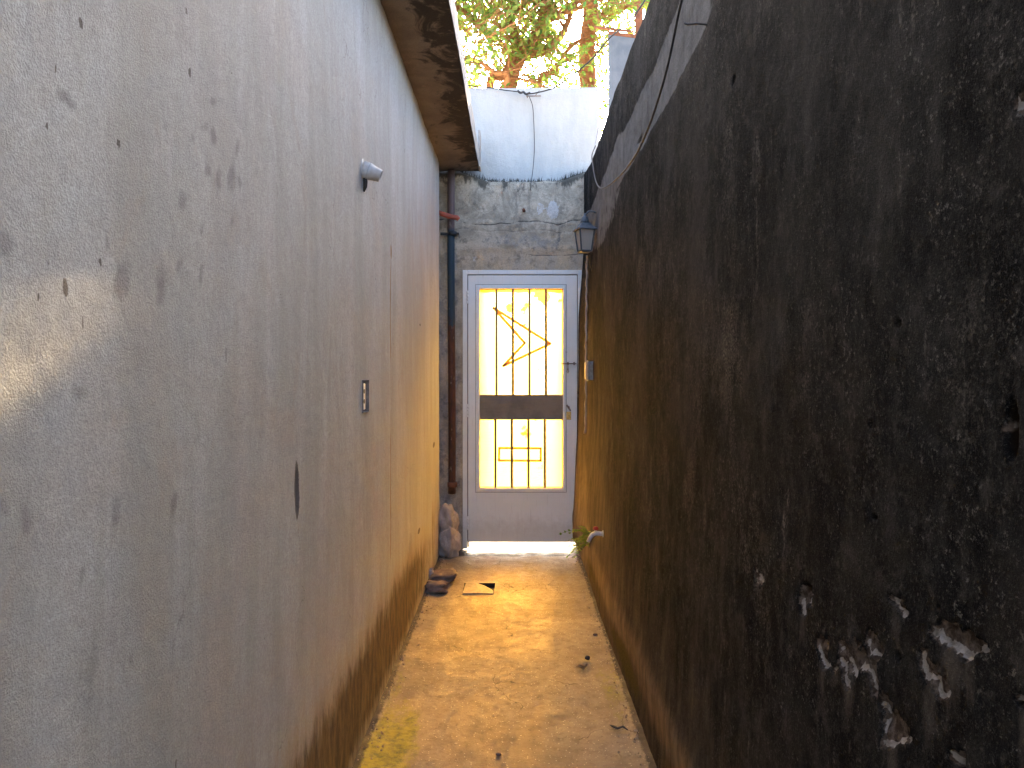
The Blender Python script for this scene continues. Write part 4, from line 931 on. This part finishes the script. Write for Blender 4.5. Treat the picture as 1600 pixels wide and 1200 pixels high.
def crumpled_leaf(cx, cy, L, seed, mat, nm, lab, cat):
    rnd = random.Random(seed); mb = MB(); n = 5
    for k in range(n):
        a = k / n * 3.6 + rnd.uniform(-.2, .2) + 1.2; r = L * rnd.uniform(.5, 1); d = Vector((math.cos(a), math.sin(a), 0)); s_ = Vector((-d.y, d.x, 0))
        p = Vector((cx, cy, .008)); h = rnd.uniform(.004, .014)
        mb.add([p, p + d*r*.45 + s_*r*.16 + Vector((0,0,h)), p + d*r + Vector((0,0,h*.4)), p + d*r*.45 - s_*r*.14 + Vector((0,0,h*.5)), p + d*r*.45 + Vector((0,0,-.003))], [(0,1,4),(1,2,4),(2,3,4),(3,0,4)])
        mb.add([q - Vector((0,0,.0012)) for q in map(Vector, mb.v[-5:])], [(0,4,1),(1,4,2),(2,4,3),(3,4,0)])
    tag(mb.build(nm, mat, loc=(cx, cy, 0)), lab, cat)
FP = lambda px, py: ((px - 805) / (py - 580) * H, 1150 * H / (py - 580))
crumpled_leaf(*FP(914, 1045), .045, 3, M['dry_leaf'], 'dry_leaf', 'pale crumpled dry leaf on the right half of the floor, farther than the black scrap', 'leaf')
x, y = FP(968, 1143)
tag(MB().tube([(x-.03, y+.035, .008), (x-.022, y+.012, .014), (x-.006, y, .012), (x+.012, y+.002, .018), (x+.03, y-.004, .008)], [.003, .007, .008, .007, .003], 7, squash=.5).build('black_scrap', M['cable'], loc=(x, y, 0)), 'curled black scrap of rubber on the mossy floor near the right wall', 'litter')
x, y = FP(918, 1032)
tag(lump((x, y, .012), (.012, .011, .010), 5, .3, 2).build('dark_pebble', M['cable'], loc=(x, y, 0)), 'small dark blue-black pebble just behind the dry leaf', 'pebble')
for (px, py, r, lab) in ((779, 1181, .010, 'small brown clod on the middle of the floor, lowest in the picture'),
                         (930, 993, .012, 'flat dark chip on the green-stained floor near the right wall, behind the dry leaf')):
    x, y = FP(px, py)
    tag(lump((x, y, .006), (r, r * .8, r * .5), px, .35, 2).build('clod', M['brick'], loc=(x, y, 0)), lab, 'clod')
gr = MB(); import bmesh
for k in range(700):
    side = random.random()
    if side < .35: x = XL + abs(random.gauss(0, .03)) + .01
    elif side < .7: x = XR0 - abs(random.gauss(0, .03)) - .01
    else: x = random.uniform(XL, XR0)
    y = random.uniform(2.2, 5.3); r = random.uniform(.001, .0036) * (1.5 if side < .7 else .8)
    if DX0 - .01 < x < DX1 + .01 and DY0 - .01 < y < DY1 + .01: continue
    z = .004 + (.010 if side < .7 else 0)
    gr.add([(x-r, y, z), (x, y-r*.8, z), (x+r, y, z), (x, y+r*.8, z), (x+r*.2, y, z+r), (x, y, z-r)], [(0,1,4),(1,2,4),(2,3,4),(3,0,4),(1,0,5),(2,1,5),(3,2,5),(0,3,5)])
tag(gr.build('grit', M['pebble']), 'loose grit and crumbs of mortar lying on the alley floor along the walls', 'grit', kind='stuff')

# ================================================================= BEYOND THE WALL
nb = thing('neighbour_building', (1.8, 9.5, 0), 'blue-grey rendered neighbouring building with a rusty brown roof edge beyond the right wall', 'building')
MB().prism([(1.02, 8.05), (4.2, 8.9), (3.9, 12.2), (1.62, 11.8)], -.03, 5.0).build('wall', M['blue_grey'], nb)
MB().prism([(1.01, 8.04), (4.21, 8.89), (3.9, 12.2), (1.62, 11.8)], 5.002, 5.04).build('roof_edge', M['rust_beam'], nb)
MB().box(1.36, 1.44, 8.3, 8.38, 5.061, 6.6).build('rusty_post', M['rust_beam'], nb)
MB().tube([(.86, 8.0, 5.06), (1.3, 8.1, 5.055)], .014, 6).build('beam_end', M['rust_beam'], nb)

sund = (SD.x / SD.y, SD.z / SD.y)
def blocked(p):
    """keeps the low sun's way through the crowns to the door window and to the strip above the parapet"""
    t = p.y - YE; x = p.x - sund[0] * t; z = p.z - sund[1] * t
    if -.42 < x < .50 and .30 < z < 2.15: return random.random() < .965
    if -.45 < x < .15 and 3.40 < z < 3.53: return random.random() < .5
    u = 805 + 1150 * p.x / p.y; v = 580 - 1150 * (p.z - H) / p.y
    if (u - 898) ** 2 + (v - 42) ** 2 < 26 ** 2: return random.random() < .85
    return False
def leaf_at(mb, tint, p, L, tval):
    d = Vector((random.gauss(0, 1), random.gauss(0, 1), random.gauss(-.5, .7))).normalized(); n = Vector((random.gauss(0, .7), random.gauss(0, .7), 1)).normalized()
    sd = d.cross(n); 
    if sd.length < .1: return
    sd.normalize(); nn = sd.cross(d); wd = L * .46
    mb.add([p, p + d*L*.35 + sd*wd*.5 + nn*L*.07, p + d*L*.72 + sd*wd*.38 + nn*L*.05, p + d*L, p + d*L*.72 - sd*wd*.38 + nn*L*.05, p + d*L*.35 - sd*wd*.5 + nn*L*.07], [(0,1,2,3),(0,3,4,5)])
    tint += [tval] * 6
def screen_leaves(mb, tint):
    # a dense spray of foliage just above the line of sun that clears the parapet
    for k in range(260):
        t = random.uniform(3.2, 4.1); xp = random.uniform(-.48, .10); zp = random.uniform(3.52, 3.80)
        leaf_at(mb, tint, Vector((xp + sund[0] * t, YE + t, zp + sund[1] * t)), random.uniform(.06, .11), min(1, max(0, random.gauss(.5, .3))))
def make_tree(loc, limbs, label, seed, nleaf, leafL, twig_len=.5, keep=None):
    random.seed(seed)
    t = thing('tree', loc, label, 'tree')
    trunk = MB(); br = MB(); cr = MB(); tint = []; ends = []
    for li, (pts, r0, r1) in enumerate(limbs):
        cp = catmull(pts, 7); n = len(cp)
        cp = [q + Vector((mnoise.noise(q * 1.7), mnoise.noise(q * 1.7 + Vector((5, 5, 5))), 0)) * .07 * (i / n) for i, q in enumerate(cp)]
        rad = [(r0 + (r1 - r0) * i / (n - 1)) * (1 + .12 * mnoise.noise(q * 3)) for i, q in enumerate(cp)]
        (trunk if li == 0 else br).tube(cp, rad, 11)
        for i in range(int(n * .25) if li else int(n * .55), n):
            ends.append((cp[i], (cp[min(i+1, n-1)] - cp[max(i-1, 0)]).normalized(), rad[i]))
    tips = []
    for p, d, r in ends:
        for k in range(2):
            dd = (d * .5 + Vector((random.gauss(0, .7), random.gauss(0, .7), random.gauss(.25, .5)))).normalized(); L = random.uniform(.5, 1.3)
            q = [p]; 
            for s in range(5):
                dd = (dd + Vector((random.gauss(0, .22), random.gauss(0, .22), random.gauss(-.05, .18)))).normalized(); q.append(q[-1] + dd * L / 5)
            if any(blocked(v) and random.random() < .9 for v in q[1:]): continue
            br.tube(q, [max(.005, min(r * .4, .013) * (1 - s / 5.6)) for s in range(6)], 5, cap=False)
            for s in range(2, 6):
                for kk in range(2):
                    e = (dd + Vector((random.gauss(0, .8), random.gauss(0, .8), random.gauss(0, .6)))).normalized(); L2 = random.uniform(.2, .5)
                    w_ = [q[s], q[s] + e * L2 * .5 + Vector((0, 0, .03)), q[s] + e * L2]
                    if blocked(w_[2]) : continue
                    br.tube(w_, [.0035, .0028, .002], 4, cap=False); tips.append(w_)
    for k in range(nleaf):
        w_ = random.choice(tips); u = random.random(); p = w_[1].lerp(w_[2], u) + Vector([random.gauss(0, .055) for _ in range(3)])
        if blocked(p): continue
        leaf_at(cr, tint, p, leafL * random.uniform(.6, 1.25), min(1, max(0, random.gauss(.5, .3))))
    if seed == 11: screen_leaves(cr, tint)
    trunk.build('trunk', M['bark'], t); br.build('branches', M['bark'], t)
    o = cr.build('crown', M['leaf'], t); at = o.data.attributes.new('tint', 'FLOAT', 'POINT'); at.data.foreach_set('value', tint)
    return t
Q = lambda px, py, Y: onE(px, py, Y)
Yt = 9.2
make_tree((-.35, Yt, 0), [
    ([(-.45, Yt, -.05), (-.42, Yt, 1.6), (-.32, Yt, 3.3), Q(797, 135, Yt), Q(812, 95, Yt), Q(830, 68, Yt), Q(846, 40, Yt - .1), Q(858, 5, Yt - .2), Q(868, -60, Yt - .4)], .115, .05),
    ([(-.38, Yt, 3.2), Q(765, 140, Yt-.1), Q(785, 120, Yt - .15), Q(800, 92, Yt - .2), Q(812, 68, Yt - .2), Q(805, 45, Yt - .3), Q(790, 10, Yt - .5), Q(770, -40, Yt-.7)], .055, .02),
    ([Q(800, 94, Yt), Q(826, 85, Yt), Q(852, 80, Yt), Q(870, 64, Yt), Q(884, 40, Yt + .2), Q(893, 22, Yt + .2), Q(905, -20, Yt + .4)], .075, .02),
    ([(-.30, Yt+.5, 3.2), Q(840, 136, Yt + .6), Q(855, 118, Yt + .6), Q(875, 95, Yt + .6), Q(893, 72, Yt + .7), Q(905, 62, Yt + .8)], .045, .02),
    ([(-.9, Yt, 4.0), Q(790, 130, Yt-.3), Q(772, 112, Yt-.4), Q(745, 94, Yt - .6), Q(715, 90, Yt - .8), Q(690, 70, Yt-1)], .035, .015),
    ([Q(848, 38, Yt), Q(880, 22, Yt - .3), Q(915, 8, Yt - .5), Q(955, -10, Yt - .8)], .035, .012),
    ([Q(770, 60, Yt), Q(740, 30, Yt - .4), Q(705, 5, Yt - .7), Q(680, -20, Yt - 1)], .05, .02),
    ([Q(850, 0, Yt), Q(830, -60, Yt + .4), Q(800, -150, Yt + .8)], .05, .02),
    ([Q(858, -10, Yt), Q(920, -70, Yt), Q(960, -150, Yt)], .05, .02)],
    'leaning leafy tree with several orange-brown limbs behind the white parapet, sun shining through', 11, 10500, .088)
make_tree((1.02, 10.4, 0), [
    ([(1.03, 10.4, -.05), (1.03, 10.4, 2), (1.02, 10.4, 4), Q(917, 135, 10.4), Q(918, 90, 10.4), Q(920, 40, 10.4), Q(924, -20, 10.4), Q(930, -90, 10.4)], .13, .095),
    ([Q(921, 38, 10.4), Q(945, 22, 10.3), Q(968, 18, 10.2), Q(990, 5, 10.1)], .05, .02),
    ([Q(922, 10, 10.4), Q(900, -10, 10.5), Q(870, -30, 10.7)], .05, .02),
    ([Q(924, -20, 10.4), Q(960, -60, 10.), Q(1000, -80, 9.8)], .05, .02)],
    'straight thick-trunked tree just right of the sun, behind the white parapet', 23, 1700, .09)
make_tree((1.3, 13.5, 0), [
    ([(1.35, 13.5, -.05), (1.4, 13.5, 2), (1.45, 13.5, 3.6), (1.55, 13.5, 4.6)], .08, .03),
    ([(1.45, 13.5, 3), (1.8, 13.3, 4.2), (1.9, 13.2, 5.2)], .04, .015)],
    'low bushy tree glimpsed in the gap between parapet and blue-grey building', 31, 2500, .09)
